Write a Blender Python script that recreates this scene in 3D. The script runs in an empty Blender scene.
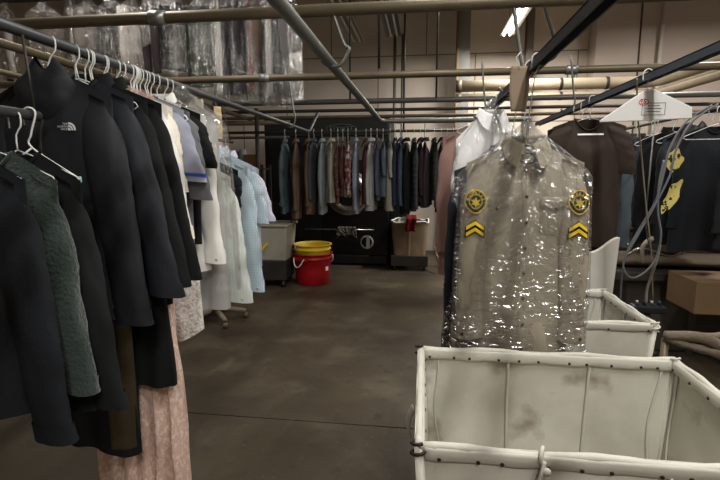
import bpy, math, random
from mathutils import Vector, Matrix, Euler, noise
PI = math.pi
S = bpy.context.scene
COL = S.collection
# ------------------------------------------------------------ camera, world, exposure, lights
CAM = Vector((0, 0, 1.5)); F = 470.0
PITCH = math.atan(68 / F); YAW = math.atan(64 / math.hypot(F, 68))
cd = bpy.data.cameras.new('camera'); cam = bpy.data.objects.new('camera', cd); COL.objects.link(cam)
cd.sensor_width = 36; cd.lens = 36 * F / 720; cd.clip_start = 0.05
cam.location = CAM; cam.rotation_euler = (PI / 2 - PITCH, 0, YAW)
S.camera = cam
ROT = Euler((PI / 2 - PITCH, 0, YAW)).to_matrix()
def ray(px, py): return ROT @ Vector((px - 360, 240 - py, -F))
def at(px, py, Y):
    d = ray(px, py); return CAM + d * (Y / d.y)
def atz(px, py, z):
    d = ray(px, py); return CAM + d * ((z - 1.5) / d.z)
S.view_settings.view_transform = 'Standard'; S.view_settings.look = 'None'
S.view_settings.gamma = 1; S.view_settings.use_curve_mapping = False
S.view_settings.exposure = 0.15
w = bpy.data.worlds.new('world'); S.world = w; w.use_nodes = True
w.node_tree.nodes['Background'].inputs[0].default_value = (1, .93, .85, 1)
w.node_tree.nodes['Background'].inputs[1].default_value = 0.05
# each area light sits directly under a ceiling fixture built further down: (x, y, length, watts, colour, z)
LAMPS = [(1.235, 7.2, 1.5, 120, (1, .94, .86), 3.6),
         (0.9, 0.5, 1.25, 66, (1, .97, .92), 3.9),
         (0.2, 2.9, 1.25, 34, (1, .96, .90), 3.9),
         (3.4, 2.4, 1.25, 75, (1, .96, .90), 3.9),
         (-2.7, 3.3, 1.25, 42, (1, .94, .87), 3.9),
         (3.9, 6.2, 1.25, 85, (1, .94, .87), 3.9),
         (0.6, -1.9, 1.25, 75, (1, .97, .92), 3.9)]
for i, (x, y, L, W, c, z) in enumerate(LAMPS):
    ld = bpy.data.lights.new('fluorescent_light', 'AREA'); ld.shape = 'RECTANGLE'; ld.size = .12; ld.size_y = L
    ld.energy = W; ld.color = c
    lo = bpy.data.objects.new('fluorescent_light', ld); lo.location = (x, y, z - .035); COL.objects.link(lo)

# ------------------------------------------------------------ materials
def nt(m): return m.node_tree.nodes, m.node_tree.links
def lin(c):
    return tuple(((v / 255) / 12.92 if v / 255 <= .04045 else (((v / 255) + .055) / 1.055) ** 2.4) for v in c) + (1,)
MATS = {}
def mat(name, rgb, rough=.8, metal=0, var=.12, vscale=6, bump=.0, bscale=60, spec=.25, pattern=None, sheen=0, sub=None):
    """rgb given in 0-255 display values"""
    if name in MATS: return MATS[name]
    m = bpy.data.materials.new(name); m.use_nodes = True; N, L = nt(m)
    b = N['Principled BSDF']; b.inputs['Roughness'].default_value = rough; b.inputs['Metallic'].default_value = metal
    b.inputs['Specular IOR Level'].default_value = spec
    if sheen: b.inputs['Sheen Weight'].default_value = sheen
    tc = N.new('ShaderNodeTexCoord'); c = lin(rgb)
    nz = N.new('ShaderNodeTexNoise'); nz.inputs['Scale'].default_value = vscale; nz.inputs['Detail'].default_value = 5
    L.new(tc.outputs['Object'], nz.inputs['Vector'])
    mx = N.new('ShaderNodeMix'); mx.data_type = 'RGBA'
    mx.inputs['A'].default_value = tuple(v * (1 - var) for v in c[:3]) + (1,)
    mx.inputs['B'].default_value = tuple(min(1, v * (1 + var)) for v in c[:3]) + (1,)
    L.new(nz.outputs['Fac'], mx.inputs['Factor']); out = mx.outputs['Result']
    def mixin(fac, col2, prev):
        q = N.new('ShaderNodeMix'); q.data_type = 'RGBA'; L.new(fac, q.inputs['Factor'])
        L.new(prev, q.inputs['A']); q.inputs['B'].default_value = lin(col2); return q.outputs['Result']
    def band(axis, freq, thr, soft=False):
        sp = N.new('ShaderNodeSeparateXYZ'); L.new(tc.outputs['Object'], sp.inputs[0])
        a = N.new('ShaderNodeMath'); a.operation = 'MULTIPLY'; a.inputs[1].default_value = freq; L.new(sp.outputs[axis], a.inputs[0])
        f = N.new('ShaderNodeMath'); f.operation = 'PINGPONG'; f.inputs[1].default_value = .5; L.new(a.outputs[0], f.inputs[0])
        g = N.new('ShaderNodeMath'); g.operation = 'LESS_THAN'; g.inputs[1].default_value = thr; L.new(f.outputs[0], g.inputs[0])
        h = N.new('ShaderNodeMath'); h.operation = 'MULTIPLY'; h.inputs[1].default_value = .6; L.new(g.outputs[0], h.inputs[0])
        return h.outputs[0]
    def thr(scale, lo, hi, stretch=None, kind='noise'):
        src = tc.outputs['Object']
        if stretch:
            mp = N.new('ShaderNodeMapping'); mp.inputs['Scale'].default_value = stretch; L.new(src, mp.inputs[0]); src = mp.outputs[0]
        if kind == 'noise':
            n2 = N.new('ShaderNodeTexNoise'); n2.inputs['Scale'].default_value = scale; n2.inputs['Detail'].default_value = 6; o = n2.outputs['Fac']
        else:
            n2 = N.new('ShaderNodeTexVoronoi'); n2.inputs['Scale'].default_value = scale; o = n2.outputs['Distance']
        L.new(src, n2.inputs['Vector'])
        r = N.new('ShaderNodeMapRange'); r.inputs['From Min'].default_value = lo; r.inputs['From Max'].default_value = hi; L.new(o, r.inputs[0])
        return r.outputs[0]
    if pattern:
        for p in pattern:
            k = p[0]
            if k == 'x': out = mixin(band(0, p[1], p[2]), p[3], out)
            elif k == 'y': out = mixin(band(1, p[1], p[2]), p[3], out)
            elif k == 'z': out = mixin(band(2, p[1], p[2]), p[3], out)
            elif k == 'blot': out = mixin(thr(p[1], p[2], p[3], p[5] if len(p) > 5 else None), p[4], out)
            elif k == 'cell': out = mixin(thr(p[1], p[2], p[3], None, 'v'), p[4], out)
    L.new(out, b.inputs['Base Color'])
    if bump:
        n3 = N.new('ShaderNodeTexNoise'); n3.inputs['Scale'].default_value = bscale; n3.inputs['Detail'].default_value = 4
        L.new(tc.outputs['Object'], n3.inputs['Vector'])
        bp = N.new('ShaderNodeBump'); bp.inputs['Strength'].default_value = bump; bp.inputs['Distance'].default_value = .01
        L.new(n3.outputs['Fac'], bp.inputs['Height']); L.new(bp.outputs[0], b.inputs['Normal'])
    MATS[name] = m; return m

def film(name, radial=False, gloss=.12, milk=.05, streak=(17, 17, 3.5), bumps=1.1, rough=.12):
    m = bpy.data.materials.new(name); m.use_nodes = True; N, L = nt(m)
    for n in list(N): N.remove(n)
    out = N.new('ShaderNodeOutputMaterial'); tc = N.new('ShaderNodeTexCoord')
    def ridge(sc, dist, rot=0, src=None):
        mp = N.new('ShaderNodeMapping'); mp.inputs['Scale'].default_value = sc; mp.inputs['Rotation'].default_value = (0, rot, 0); L.new(src or tc.outputs['Object'], mp.inputs[0])
        nz = N.new('ShaderNodeTexNoise'); nz.inputs['Scale'].default_value = 1; nz.inputs['Detail'].default_value = 1.5
        nz.inputs['Distortion'].default_value = dist; L.new(mp.outputs[0], nz.inputs['Vector'])
        a = N.new('ShaderNodeMath'); a.operation = 'SUBTRACT'; a.inputs[1].default_value = .5; L.new(nz.outputs['Fac'], a.inputs[0])
        b = N.new('ShaderNodeMath'); b.operation = 'ABSOLUTE'; L.new(a.outputs[0], b.inputs[0])
        c = N.new('ShaderNodeMath'); c.operation = 'POWER'; c.inputs[1].default_value = .75; L.new(b.outputs[0], c.inputs[0]); return c.outputs[0]
    ad0 = N.new('ShaderNodeMath'); ad0.operation = 'ADD'; L.new(ridge(streak, .5), ad0.inputs[0]); L.new(ridge((streak[2] * 1.2, streak[1], streak[0] * 1.3), .4, .25), ad0.inputs[1])
    height = ad0.outputs[0]
    if radial:      # creases fan out from the hanger neck over the shoulders, lie across lower down
        sp = N.new('ShaderNodeSeparateXYZ'); L.new(tc.outputs['Object'], sp.inputs[0])
        ab = N.new('ShaderNodeMath'); ab.operation = 'ABSOLUTE'; L.new(sp.outputs[0], ab.inputs[0])
        u1 = N.new('ShaderNodeMath'); u1.operation = 'MULTIPLY_ADD'; u1.inputs[1].default_value = .75; L.new(ab.outputs[0], u1.inputs[0]); L.new(sp.outputs[2], u1.inputs[2])
        u2 = N.new('ShaderNodeMath'); u2.operation = 'MULTIPLY_ADD'; u2.inputs[1].default_value = -.75; L.new(sp.outputs[2], u2.inputs[0]); L.new(ab.outputs[0], u2.inputs[2])
        sg = N.new('ShaderNodeMath'); sg.operation = 'SIGN'; L.new(sp.outputs[0], sg.inputs[0])
        cx = N.new('ShaderNodeCombineXYZ'); L.new(u2.outputs[0], cx.inputs[0]); L.new(sg.outputs[0], cx.inputs[1]); L.new(u1.outputs[0], cx.inputs[2])
        r1 = ridge((5, 3, 44), .7, 0, cx.outputs[0]); r2 = ridge((5, 5, 30), .6, .3)
        mr = N.new('ShaderNodeMapRange'); mr.inputs['From Min'].default_value = -.48; mr.inputs['From Max'].default_value = -.30; L.new(sp.outputs[2], mr.inputs[0])
        mxf = N.new('ShaderNodeMix'); L.new(mr.outputs[0], mxf.inputs['Factor']); L.new(r2, mxf.inputs['A']); m3 = N.new('ShaderNodeMath'); m3.operation = 'MULTIPLY'; m3.inputs[1].default_value = 2.4; L.new(r1, m3.inputs[0]); L.new(m3.outputs[0], mxf.inputs['B'])
        a2 = N.new('ShaderNodeMath'); a2.operation = 'MULTIPLY_ADD'; a2.inputs[1].default_value = .45; L.new(r2, a2.inputs[0]); L.new(mxf.outputs['Result'], a2.inputs[2])
        height = a2.outputs[0]
    bp = N.new('ShaderNodeBump'); bp.inputs['Strength'].default_value = bumps; bp.inputs['Distance'].default_value = .022
    L.new(height, bp.inputs['Height'])
    gl = N.new('ShaderNodeBsdfGlossy'); gl.inputs['Roughness'].default_value = rough; L.new(bp.outputs[0], gl.inputs['Normal'])
    tr = N.new('ShaderNodeBsdfTransparent'); df = N.new('ShaderNodeBsdfDiffuse'); df.inputs[0].default_value = (.8, .82, .82, 1)
    L.new(bp.outputs[0], df.inputs['Normal'])
    m1 = N.new('ShaderNodeMixShader'); m1.inputs[0].default_value = milk; L.new(tr.outputs[0], m1.inputs[1]); L.new(df.outputs[0], m1.inputs[2])
    fr = N.new('ShaderNodeLayerWeight'); fr.inputs[0].default_value = .3
    ad = N.new('ShaderNodeMath'); ad.operation = 'MULTIPLY_ADD'; ad.inputs[1].default_value = .3; ad.inputs[2].default_value = gloss
    L.new(fr.outputs['Fresnel'], ad.inputs[0]); ad.use_clamp = True
    m2 = N.new('ShaderNodeMixShader'); L.new(ad.outputs[0], m2.inputs[0]); L.new(m1.outputs[0], m2.inputs[1]); L.new(gl.outputs[0], m2.inputs[2])
    L.new(m2.outputs[0], out.inputs[0]); MATS[name] = m; return m

# ------------------------------------------------------------ mesh helpers
class MB:
    def __init__(s): s.v = []; s.f = []
    def add(s, v, f):
        n = len(s.v); s.v += [tuple(p) for p in v]; s.f += [tuple(i + n for i in q) for q in f]; return s
    def box(s, a, b):
        (x0, y0, z0), (x1, y1, z1) = a, b
        return s.add([(x0,y0,z0),(x1,y0,z0),(x1,y1,z0),(x0,y1,z0),(x0,y0,z1),(x1,y0,z1),(x1,y1,z1),(x0,y1,z1)],
                     [(0,3,2,1),(4,5,6,7),(0,1,5,4),(1,2,6,5),(2,3,7,6),(3,0,4,7)])
    def tube(s, pts, r, n=10, cap=True, rfun=None):
        pts = [Vector(p) for p in pts]; V = []; up = None; m = len(pts)
        for i, p in enumerate(pts):
            t = (pts[min(i + 1, m - 1)] - pts[max(i - 1, 0)]).normalized()
            if up is None:
                up = Vector((0, 0, 1)) if abs(t.z) < .9 else Vector((0, 1, 0))
            a = (up - t * up.dot(t)).normalized(); up = a; b = t.cross(a)
            rr = rfun(i / (m - 1)) if rfun else r
            for k in range(n):
                an = 2 * PI * k / n; V.append(p + (a * math.cos(an) + b * math.sin(an)) * rr)
        Fc = [(i*n+k, i*n+(k+1)%n, (i+1)*n+(k+1)%n, (i+1)*n+k) for i in range(m-1) for k in range(n)]
        if cap: Fc += [tuple(range(n-1,-1,-1)), tuple((m-1)*n+k for k in range(n))]
        return s.add(V, Fc)
    def lathe(s, prof, n=32, c=(0,0,0), axis='z'):
        V = []
        for r, z in prof:
            for k in range(n):
                a = 2*PI*k/n; x, y = r*math.cos(a), r*math.sin(a)
                p = (x, y, z) if axis == 'z' else ((x, z, y) if axis == 'y' else (z, x, y))
                V.append((p[0]+c[0], p[1]+c[1], p[2]+c[2]))
        m = len(prof)
        Fc = [(i*n+k, i*n+(k+1)%n, (i+1)*n+(k+1)%n, (i+1)*n+k) for i in range(m-1) for k in range(n)]
        return s.add(V, Fc)
    def grid(s, fn, nu, nv, wrap=False):
        V = [fn(i / (nu if wrap else nu - 1), j / (nv - 1)) for j in range(nv) for i in range(nu)]
        Fc = []
        for j in range(nv - 1):
            for i in range(nu if wrap else nu - 1):
                i2 = (i + 1) % nu; Fc.append((j*nu+i, j*nu+i2, (j+1)*nu+i2, (j+1)*nu+i))
        return s.add(V, Fc)
    def prism(s, pts, y0, y1):      # polygon in XZ, extruded along y
        n = len(pts); V = [(x, y0, z) for x, z in pts] + [(x, y1, z) for x, z in pts]
        return s.add(V, [tuple(range(n)), tuple(range(2*n-1, n-1, -1))] + [(i, i+n, (i+1)%n+n, (i+1)%n) for i in range(n)])
    def obj(s, name, m, parent=None, smooth=True, bevel=0, solid=0):
        me = bpy.data.meshes.new(name); me.from_pydata(s.v, [], s.f); me.update()
        if m: me.materials.append(m)
        if smooth:
            for p in me.polygons: p.use_smooth = True
        o = bpy.data.objects.new(name, me); COL.objects.link(o)
        if parent: o.parent = parent
        if solid:
            q = o.modifiers.new('solid', 'SOLIDIFY'); q.thickness = solid; q.offset = 0
        if bevel:
            q = o.modifiers.new('bevel', 'BEVEL'); q.width = bevel; q.segments = 2; q.limit_method = 'ANGLE'
            for p in me.polygons: p.use_smooth = False
        return o
def tag(o, label, cat, group=None, kind=None):
    o['label'] = label; o['category'] = cat
    if group: o['group'] = group
    if kind: o['kind'] = kind
    return o
def thing(name, label, cat, loc=(0,0,0), rz=0, group=None):
    o = bpy.data.objects.new(name, None); COL.objects.link(o); o.location = loc; o.rotation_euler = (0, 0, rz)
    o.empty_display_size = .05
    return tag(o, label, cat, group)
def struct(o): o['kind'] = 'structure'; return o
def sm(t, a=0, b=1):
    t = max(0, min(1, (t - a) / (b - a))); return t * t * (3 - 2 * t)
def curve(pts, n=8):            # catmull-rom through points
    P = [Vector(p) for p in pts]; P = [P[0]*2-P[1]] + P + [P[-1]*2-P[-2]]; out = []
    for i in range(1, len(P) - 2):
        a, b, c, d = P[i-1:i+3]
        for k in range(n):
            t = k / n; out.append(.5*((2*b)+(c-a)*t+(2*a-5*b+4*c-d)*t*t+(3*b-a-3*c+d)*t**3))
    out.append(P[-2]); return out
def text_verts(body, size):
    c = bpy.data.curves.new('lettering', 'FONT'); c.body = body; c.size = size; c.align_x = 'CENTER'; c.align_y = 'CENTER'; c.resolution_u = 2
    o = bpy.data.objects.new('lettering', c); COL.objects.link(o)
    dg = bpy.context.evaluated_depsgraph_get(); me = bpy.data.meshes.new_from_object(o.evaluated_get(dg))
    v = [(p.co.x, p.co.y) for p in me.vertices]; f = [tuple(p.vertices) for p in me.polygons]
    bpy.data.objects.remove(o); bpy.data.curves.remove(c); bpy.data.meshes.remove(me); return v, f

# common materials
M_wire = mat('white_wire', (225, 226, 222), .4, var=.03)
M_bwire = mat('black_plastic', (26, 27, 28), .4, var=.05)
M_brass = mat('painted_brown_pipe', (104, 94, 76), .45, .3, var=.3, vscale=8, bump=.1)
M_steel = mat('galvanised_steel', (150, 152, 150), .38, .75, var=.12, vscale=14)
M_grey = mat('grey_pipe', (112, 114, 110), .42, .5, var=.2, vscale=7)
M_dark = mat('dark_pipe', (62, 60, 56), .5, .4, var=.25)
M_rail = mat('charcoal_rail', (84, 86, 88), .42, .55, var=.12)
M_bluerail = mat('blue_grey_channel', (88, 96, 106), .45, .4, var=.15)
M_film = film('clear_film', radial=True, gloss=.15, milk=.03, bumps=1.15, rough=.15); M_film2 = film('hazy_film', gloss=.23, milk=.02, streak=(24, 24, 3), rough=.13, bumps=1.7)
M_film_thin = film('thin_film', gloss=.04, milk=.06, streak=(12, 12, 3), bumps=.5)
M_btn = mat('button_white', (205, 203, 192), .35)
M_bdark = mat('button_dark', (60, 54, 45), .35)

# ------------------------------------------------------------ room shell
def plane_box(name, a, b, m): return struct(MB().box(a, b).obj(name, m, smooth=False))
M_floor = mat('concrete_floor', (72, 64, 51), .45, var=.45, vscale=1.3, bump=.15, bscale=25, spec=.45,
              pattern=[('blot', 2.2, .50, .70, (92, 84, 70)), ('blot', .9, .5, .72, (42, 37, 31)), ('blot', 1.1, .66, .78, (92, 85, 72), (5, 1.2, 1)), ('blot', 9, .60, .78, (50, 44, 37)), ('blot', 40, .66, .76, (110, 102, 90))])
# expansion joint line in the slab: real groove
XL, XR, YF, YB, ZC = -6.2, 6.0, -3.2, 9.0, 4.9
jy = atz(235, 416, 0).y
fl = MB(); fl.box((XL, YF, -.1), (XR, jy - .005, 0)); fl.box((XL, jy + .005, -.1), (XR, YB, 0)); fl.box((XL, YF, -.12), (XR, YB, -.1)); fl.box((XL, jy-.005, -.1), (XR, jy+.005, -.012))
struct(fl.obj('floor', M_floor, smooth=False))
M_wall = bpy.data.materials.new('painted_block_wall'); M_wall.use_nodes = True
def wallmat(m, c1, c2, mortar):
    N, L = nt(m); b = N['Principled BSDF']; b.inputs['Roughness'].default_value = .75
    tc = N.new('ShaderNodeTexCoord'); mp = N.new('ShaderNodeMapping'); mp.inputs['Rotation'].default_value = (PI/2, 0, 0)
    mp.inputs['Location'].default_value = (.55, 0, 0)
    cb = N.new('ShaderNodeSeparateXYZ'); L.new(tc.outputs['Object'], cb.inputs[0])
    cx = N.new('ShaderNodeCombineXYZ'); L.new(cb.outputs[0], cx.inputs[0]); L.new(cb.outputs[2], cx.inputs[1])
    br = N.new('ShaderNodeTexBrick'); br.inputs['Scale'].default_value = 1; br.inputs['Brick Width'].default_value = 1.75
    br.inputs['Row Height'].default_value = 1.2; br.inputs['Mortar Size'].default_value = .010; br.inputs['Color1'].default_value = lin(c1)
    br.inputs['Color2'].default_value = lin(c2); br.inputs['Mortar'].default_value = lin(mortar); L.new(cx.outputs[0], br.inputs['Vector'])
    nz = N.new('ShaderNodeTexNoise'); nz.inputs['Scale'].default_value = 2.2; nz.inputs['Detail'].default_value = 7; L.new(tc.outputs['Object'], nz.inputs['Vector'])
    mx = N.new('ShaderNodeMix'); mx.data_type = 'RGBA'; mx.blend_type = 'MULTIPLY'; mx.inputs['Factor'].default_value = .35
    L.new(br.outputs['Color'], mx.inputs['A']); L.new(nz.outputs['Color'], mx.inputs['B'])
    cr = N.new('ShaderNodeMapRange'); cr.inputs['To Min'].default_value = .55; cr.inputs['To Max'].default_value = 1.05; L.new(nz.outputs['Fac'], cr.inputs[0])
    L.new(cr.outputs[0], mx.inputs['B']); L.new(mx.outputs['Result'], b.inputs['Base Color'])
wallmat(M_wall, (222, 210, 196), (217, 205, 190), (130, 118, 104))
plane_box('wall_back', (XL, YB, 0), (XR, YB + .15, ZC), M_wall)
M_plain = mat('painted_wall_plain', (184, 172, 158), .8, var=.08, vscale=2)
plane_box('wall_left', (XL - .15, YF, 0), (XL, YB, ZC), M_plain)
plane_box('wall_right', (XR, YF, 0), (XR + .15, YB, ZC), M_plain)
plane_box('wall_front', (XL, YF - .15, 0), (XR, YF, ZC), M_plain)
M_ceil = mat('ceiling_paint', (150, 140, 126), .9, var=.1)
plane_box('ceiling', (XL, YF, ZC), (XR, YB, ZC + .1), M_ceil)
# greyer wall section standing proud on the right
xa = at(597, 30, 8.6).x
plane_box('wall_pier', (xa, 8.6, 0), (XR, YB, ZC), mat('grey_beige_wall', (182, 170, 160), .8, var=.07, vscale=2))
for i, (px, wd) in enumerate([(650, .02)]):
    p = at(641, 30, 8.58)
    struct(MB().box((p.x - .008, 8.575, 0), (p.x + .008, 8.6, ZC)).obj('trim_1', mat('seam_dark', (74, 62, 52), .8), smooth=False))
# steel columns in front of the back wall
def column(px0, px1, Y, m, name):
    a, b = at(px0, 50, Y).x, at(px1, 50, Y).x; d = .18; t = .012; mb = MB()
    mb.box((a, Y, 0), (b, Y + t, ZC)); mb.box((a, Y + d, 0), (b, Y + d + t, ZC)); c = (a + b) / 2; mb.box((c - t, Y + t, 0), (c + t, Y + d, ZC))
    return struct(mb.obj(name, m, smooth=False))
column(458, 470, 8.5, mat('steel_column', (128, 128, 124), .5, .3, var=.25), 'trim_2')
column(526.5, 533.5, 8.6, mat('dark_column', (112, 106, 98), .55, .2, var=.2), 'trim_3')

def htube(name, label, cat, pts, r, m, group=None, collars=(), n=14):
    o = MB().tube(pts, r, n).obj(name, m); tag(o, label, cat, group)
    for c, ln, ax in collars:
        c = Vector(c); a = Vector(ax); k = MB().tube([c - a * ln / 2, c + a * ln / 2], r * 1.25, 16)
        for s in (-.3, .3):
            q = c + a * ln * s; k.tube([q + Vector((0, 0, -r)), q + Vector((0, 0, -r * 1.9))], .006, 8)
        k.obj('pipe_coupling', M_steel, o)['label'] = 'bright galvanised coupling'
    return o
# vertical conduits/rods against the wall
def vrod(px, py0, py1, Y, r, m, name, label, cat):
    a, b = at(px, py0, Y), at(px, py1, Y); x = (a.x + b.x) / 2
    return tag(MB().tube([(x, Y, a.z), (x, Y, b.z)], r, 10).obj(name, m), label, cat)
vrod(654.5, -30, 250, 8.5, .03, mat('conduit_white', (190, 184, 172), .5), 'wall_conduit', 'thin white conduit running up the grey wall section at far right', 'pipe')
vrod(455.5, -20, 252, 8.4, .028, mat('rust_pipe', (132, 112, 92), .6), 'riser_pipe', 'thin rusty riser pipe beside the left edge of steel column', 'pipe')
vrod(394, 34, 252, 8.6, .028, M_grey, 'riser_pipe', 'left of the pair of grey risers below the dark light fixture', 'pipe')
vrod(401.5, 34, 252, 8.6, .024, M_grey, 'riser_pipe', 'right of the pair of grey risers below the dark light fixture', 'pipe')
vrod(404.5, -20, 130, 7.0, .014, M_dark, 'hanging_rod', 'thin dark rod just right of the paired risers', 'rod')
for o_ in ():
    pass
# rods that carry the pipe grid
for k, (px, Y, lab) in enumerate([(379, 4.0, 'thin rod carrying the middle overhead pipe left of the dark fixture'),
                   (437, 5.6, 'thin rod dropping to the far overhead pipe near the column'),
                   (350, 5.6, 'thin rod dropping to the far overhead pipe behind the bent pipe')]):
    p = at(px, 60, Y); tag(MB().tube([(p.x, Y, 2.34), (p.x, Y, ZC)], .011, 8).obj('hanging_rod', M_dark), lab, 'rod')

# ------------------------------------------------------------ fluorescent fixtures
M_tube = bpy.data.materials.new('lit_tube'); M_tube.use_nodes = True
M_tube.node_tree.nodes['Principled BSDF'].inputs['Emission Color'].default_value = (1, .95, .86, 1)
M_tube.node_tree.nodes['Principled BSDF'].inputs['Emission Strength'].default_value = 9
M_off = mat('unlit_tube', (205, 200, 190), .3)
M_hous = mat('fixture_housing', (158, 152, 142), .5); M_housd = mat('fixture_housing_dark', (70, 70, 68), .5)
def fixture(x, y, z, L, lit, label, hous):
    t = thing('fluorescent_fixture', label, 'light fixture', (x, y, z), 0, 'fluorescent ceiling fixtures')
    h = MB().prism([(-.11, 0), (-.05, .045), (.05, .045), (.11, 0), (.105, -.003), (.04, .03), (-.04, .03), (-.105, -.003)], -L/2, L/2)
    h.obj('reflector', hous, t, smooth=False)
    MB().box((-.03, -L/2, .045), (.03, L/2, .085)).obj('ballast_box', hous, t, smooth=False)
    for s in (-.045, .045):
        MB().tube([(s, -L/2+.03, .008), (s, L/2-.03, .008)], .016, 12).obj('tube_lamp', M_tube if lit else M_off, t)
        for e in (-1, 1):
            MB().box((s-.014, e*(L/2-.02)-.012, -.012), (s+.014, e*(L/2-.02)+.012, .03)).obj('lamp_holder', M_hous, t, smooth=False)
    for e in (-1, 1):
        MB().tube([(0, e*L*.35, .085), (0, e*L*.35, ZC - z)], .004, 6).obj('suspension_rod', M_dark, t)
    return t
labs = ['lit white tube fixture hanging right of the steel column', 'lit fixture high above the near canvas cart', 'lit fixture above the middle of the floor',
        'lit fixture above the right side racks', 'lit fixture above the left pipes', 'lit fixture above the far right corner', 'lit fixture above the wall behind the viewer']
for (x, y, L, W, c, z), lb in zip(LAMPS, labs): fixture(x, y, z, L, True, lb, M_hous)
fixture(at(355, 42, 7.2).x + .03, 6.3, at(355, 42, 7.2).z, 1.9, False, 'unlit pale fixture hanging left above the curved pipe hook', M_hous)
fixture(at(394, 37, 7.2).x, 6.2, at(394, 37, 7.2).z, 2.0, False, 'unlit dark fixture hanging above the paired riser pipes', M_housd)

# ------------------------------------------------------------ overhead pipes
ZP = 2.33; RP = .031
G = 'overhead pipe grid'
def xpipe(px, py, z, x0, x1, r, m, label, coll=()):
    p = atz(px, py, z); Y = p.y
    c = [((at(q, py, Y).x, Y, z), .09, (1, 0, 0)) for q in coll]
    htube('overhead_pipe', label, 'pipe', [(x0, Y, z), (x1, Y, z)], r, m, G, c); return Y
Y1 = xpipe(300, 11.5, ZP, XL + .05, XR - .05, RP, M_brass, 'nearest thick brown pipe across the top of the view', (158,))
Y2 = xpipe(418, 74, ZP, XL + .05, XR - .05, RP, M_brass, 'second brown pipe across, above the right hand clothes', (265, 571))
Y3 = xpipe(400, 100.5, ZP, -2.6, 4.9, RP, M_grey, 'smooth grey pipe across above the back clothes rack')
xpipe(400, 109.5, 2.32, -4.9, 4.9, .022, M_dark, 'thin dark pipe just behind the smooth grey pipe')
xpipe(400, 116, 2.27, -4.9, 4.9, .024, M_brass, 'thin brown pipe above the top of the dark machine')
xpipe(235, 123, 2.2, XL + .02, -1.9, .03, M_brass, 'short brown pipe across above the grey cans at left')
xpipe(220, 138, 2.0, XL + .02, -1.95, .02, M_dark, 'low thin dark pipe across above the grey cans')
print('pipes', Y1, Y2, Y3)
# pipe along depth behind the left rail
htube('overhead_pipe', 'brown pipe running away just beyond the left clothes rail', 'pipe', [(-2.57, -1, ZP - .053), (-2.57, 6.9, ZP - .053)], .028, M_brass, G)
htube('overhead_pipe', 'thin brown pipe running away further left of the rails', 'pipe', [(-3.3, 1, ZP - .053), (-3.3, 7.2, ZP - .053)], .022, M_brass, G)
# bent pipe from top centre
bz = 2.075; bx = -.505; be = atz(387, 121, bz).y
htube('bent_pipe', 'pale grey pipe descending from top centre and bending right at its far end', 'pipe',
      [(bx, -.4, bz)] + [(bx, be - .12, bz), (bx + .02, be - .05, bz), (bx + .07, be, bz), (1.15, be + .02, bz)], .027, M_grey)
def hook_strap(x, y, z0, z1, dx, label, r=.007):
    pts = curve([(x + dx * .15, y, z0), (x + dx * .7, y, (z0 * .35 + z1 * .65)), (x + dx * .95, y, z1 + .06), (x + dx * .6, y, z1 - .015), (x, y, z1 - .022), (x - .04, y, z1 + .005)], 6)
    tag(MB().tube(pts, r, 8).obj('pipe_hook', M_grey), label, 'hook', 'pipe hooks')
hook_strap(bx, Y1, ZP, bz, .11, 'curved grey hook carrying the bent pipe from the nearest pipe', .009)
# left rail
LZ = 1.932; LX = -1.243; DX = -1.190; LYE = atz(324, 131, LZ).y
htube('clothes_rail', 'dark grey round rail along the left carrying the jackets and shirts', 'rail',
      [(LX, -.6, LZ), (LX, LYE - .1, LZ), (LX + .02, LYE, LZ), (LX + .09, LYE + .1, LZ + .2)], .0185, M_rail)
for y_ in (4.3,):
    hook_strap(LX, y_, ZP, LZ, .07, 'grey hook holding up the far end of the left clothes rail')
# right rails (dark angle steel)
def angle_rail(x, y0, y1, z, label, m):
    mb = MB(); t = .005; h = .034
    mb.box((x - .017, y0, z - h), (x - .017 + t, y1, z)); mb.box((x - .017, y0, z - t), (x + .022, y1, z)); mb.box((x + .017, y0, z - h), (x + .022, y1, z))
    return tag(mb.obj('clothes_rail', m, smooth=False), label, 'rail')
RZ = 1.915; RX = .405
RYE = atz(470, 128, RZ).y
angle_rail(RX, -.3, 3.9, RZ, 'dark steel channel rail carrying the tan uniform', M_rail)
TX, TZ = 1.02, 1.95
angle_rail(TX, .6, 4.6, TZ, 'blue grey channel rail carrying the brown shirt', M_bluerail)
hook_strap(RX, Y1, ZP, RZ, .09, 'dark looped hook carrying the uniform rail from the nearest pipe', .009)
hook_strap(RX, 3.75, ZP, RZ, .05, 'thin hook at the far end of the uniform rail')
hook_strap(TX, 3.7, ZP, TZ, .06, 'thin hook above the brown shirt')
hook_strap(TX, 1.2, ZP, TZ, .05, 'hook near the camera end of the brown shirt rail')
# lower front rail left
FZ = 1.675; FX = -1.215
htube('clothes_rail', 'low dark rail at near left carrying the sweaters', 'rail', [(FX, -.6, FZ), (FX, 1.38, FZ)], .016, M_rail)
for y_, lb in ((.3, 'wire loop hanging the low sweater rail, nearer one'), (1.37, 'wire loop hanging the low sweater rail, farther one')):
    tag(MB().tube([(FX, y_, FZ), (FX - .02, y_, LZ)], .004, 6).obj('rail_strap', M_dark), lb, 'hook', 'rail straps')
# back rack rail
BY = 6.05; BZ = at(350, 131.5, BY).z
htube('clothes_rail', 'long dark rail along the back in front of the machine', 'rail', [(at(205, 131, BY).x, BY, BZ), (at(500, 131, BY).x, BY, BZ)], .018, M_dark)
for px, lb in ((257, 'left dark upright post of the back rack'), ):
    p = at(px, 131, BY + .1); tag(MB().tube([(p.x, BY + .1, 0), (p.x, BY + .1, ZP)], .028, 10).obj('rack_post', M_dark), lb, 'post', 'back rack posts')
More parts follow.
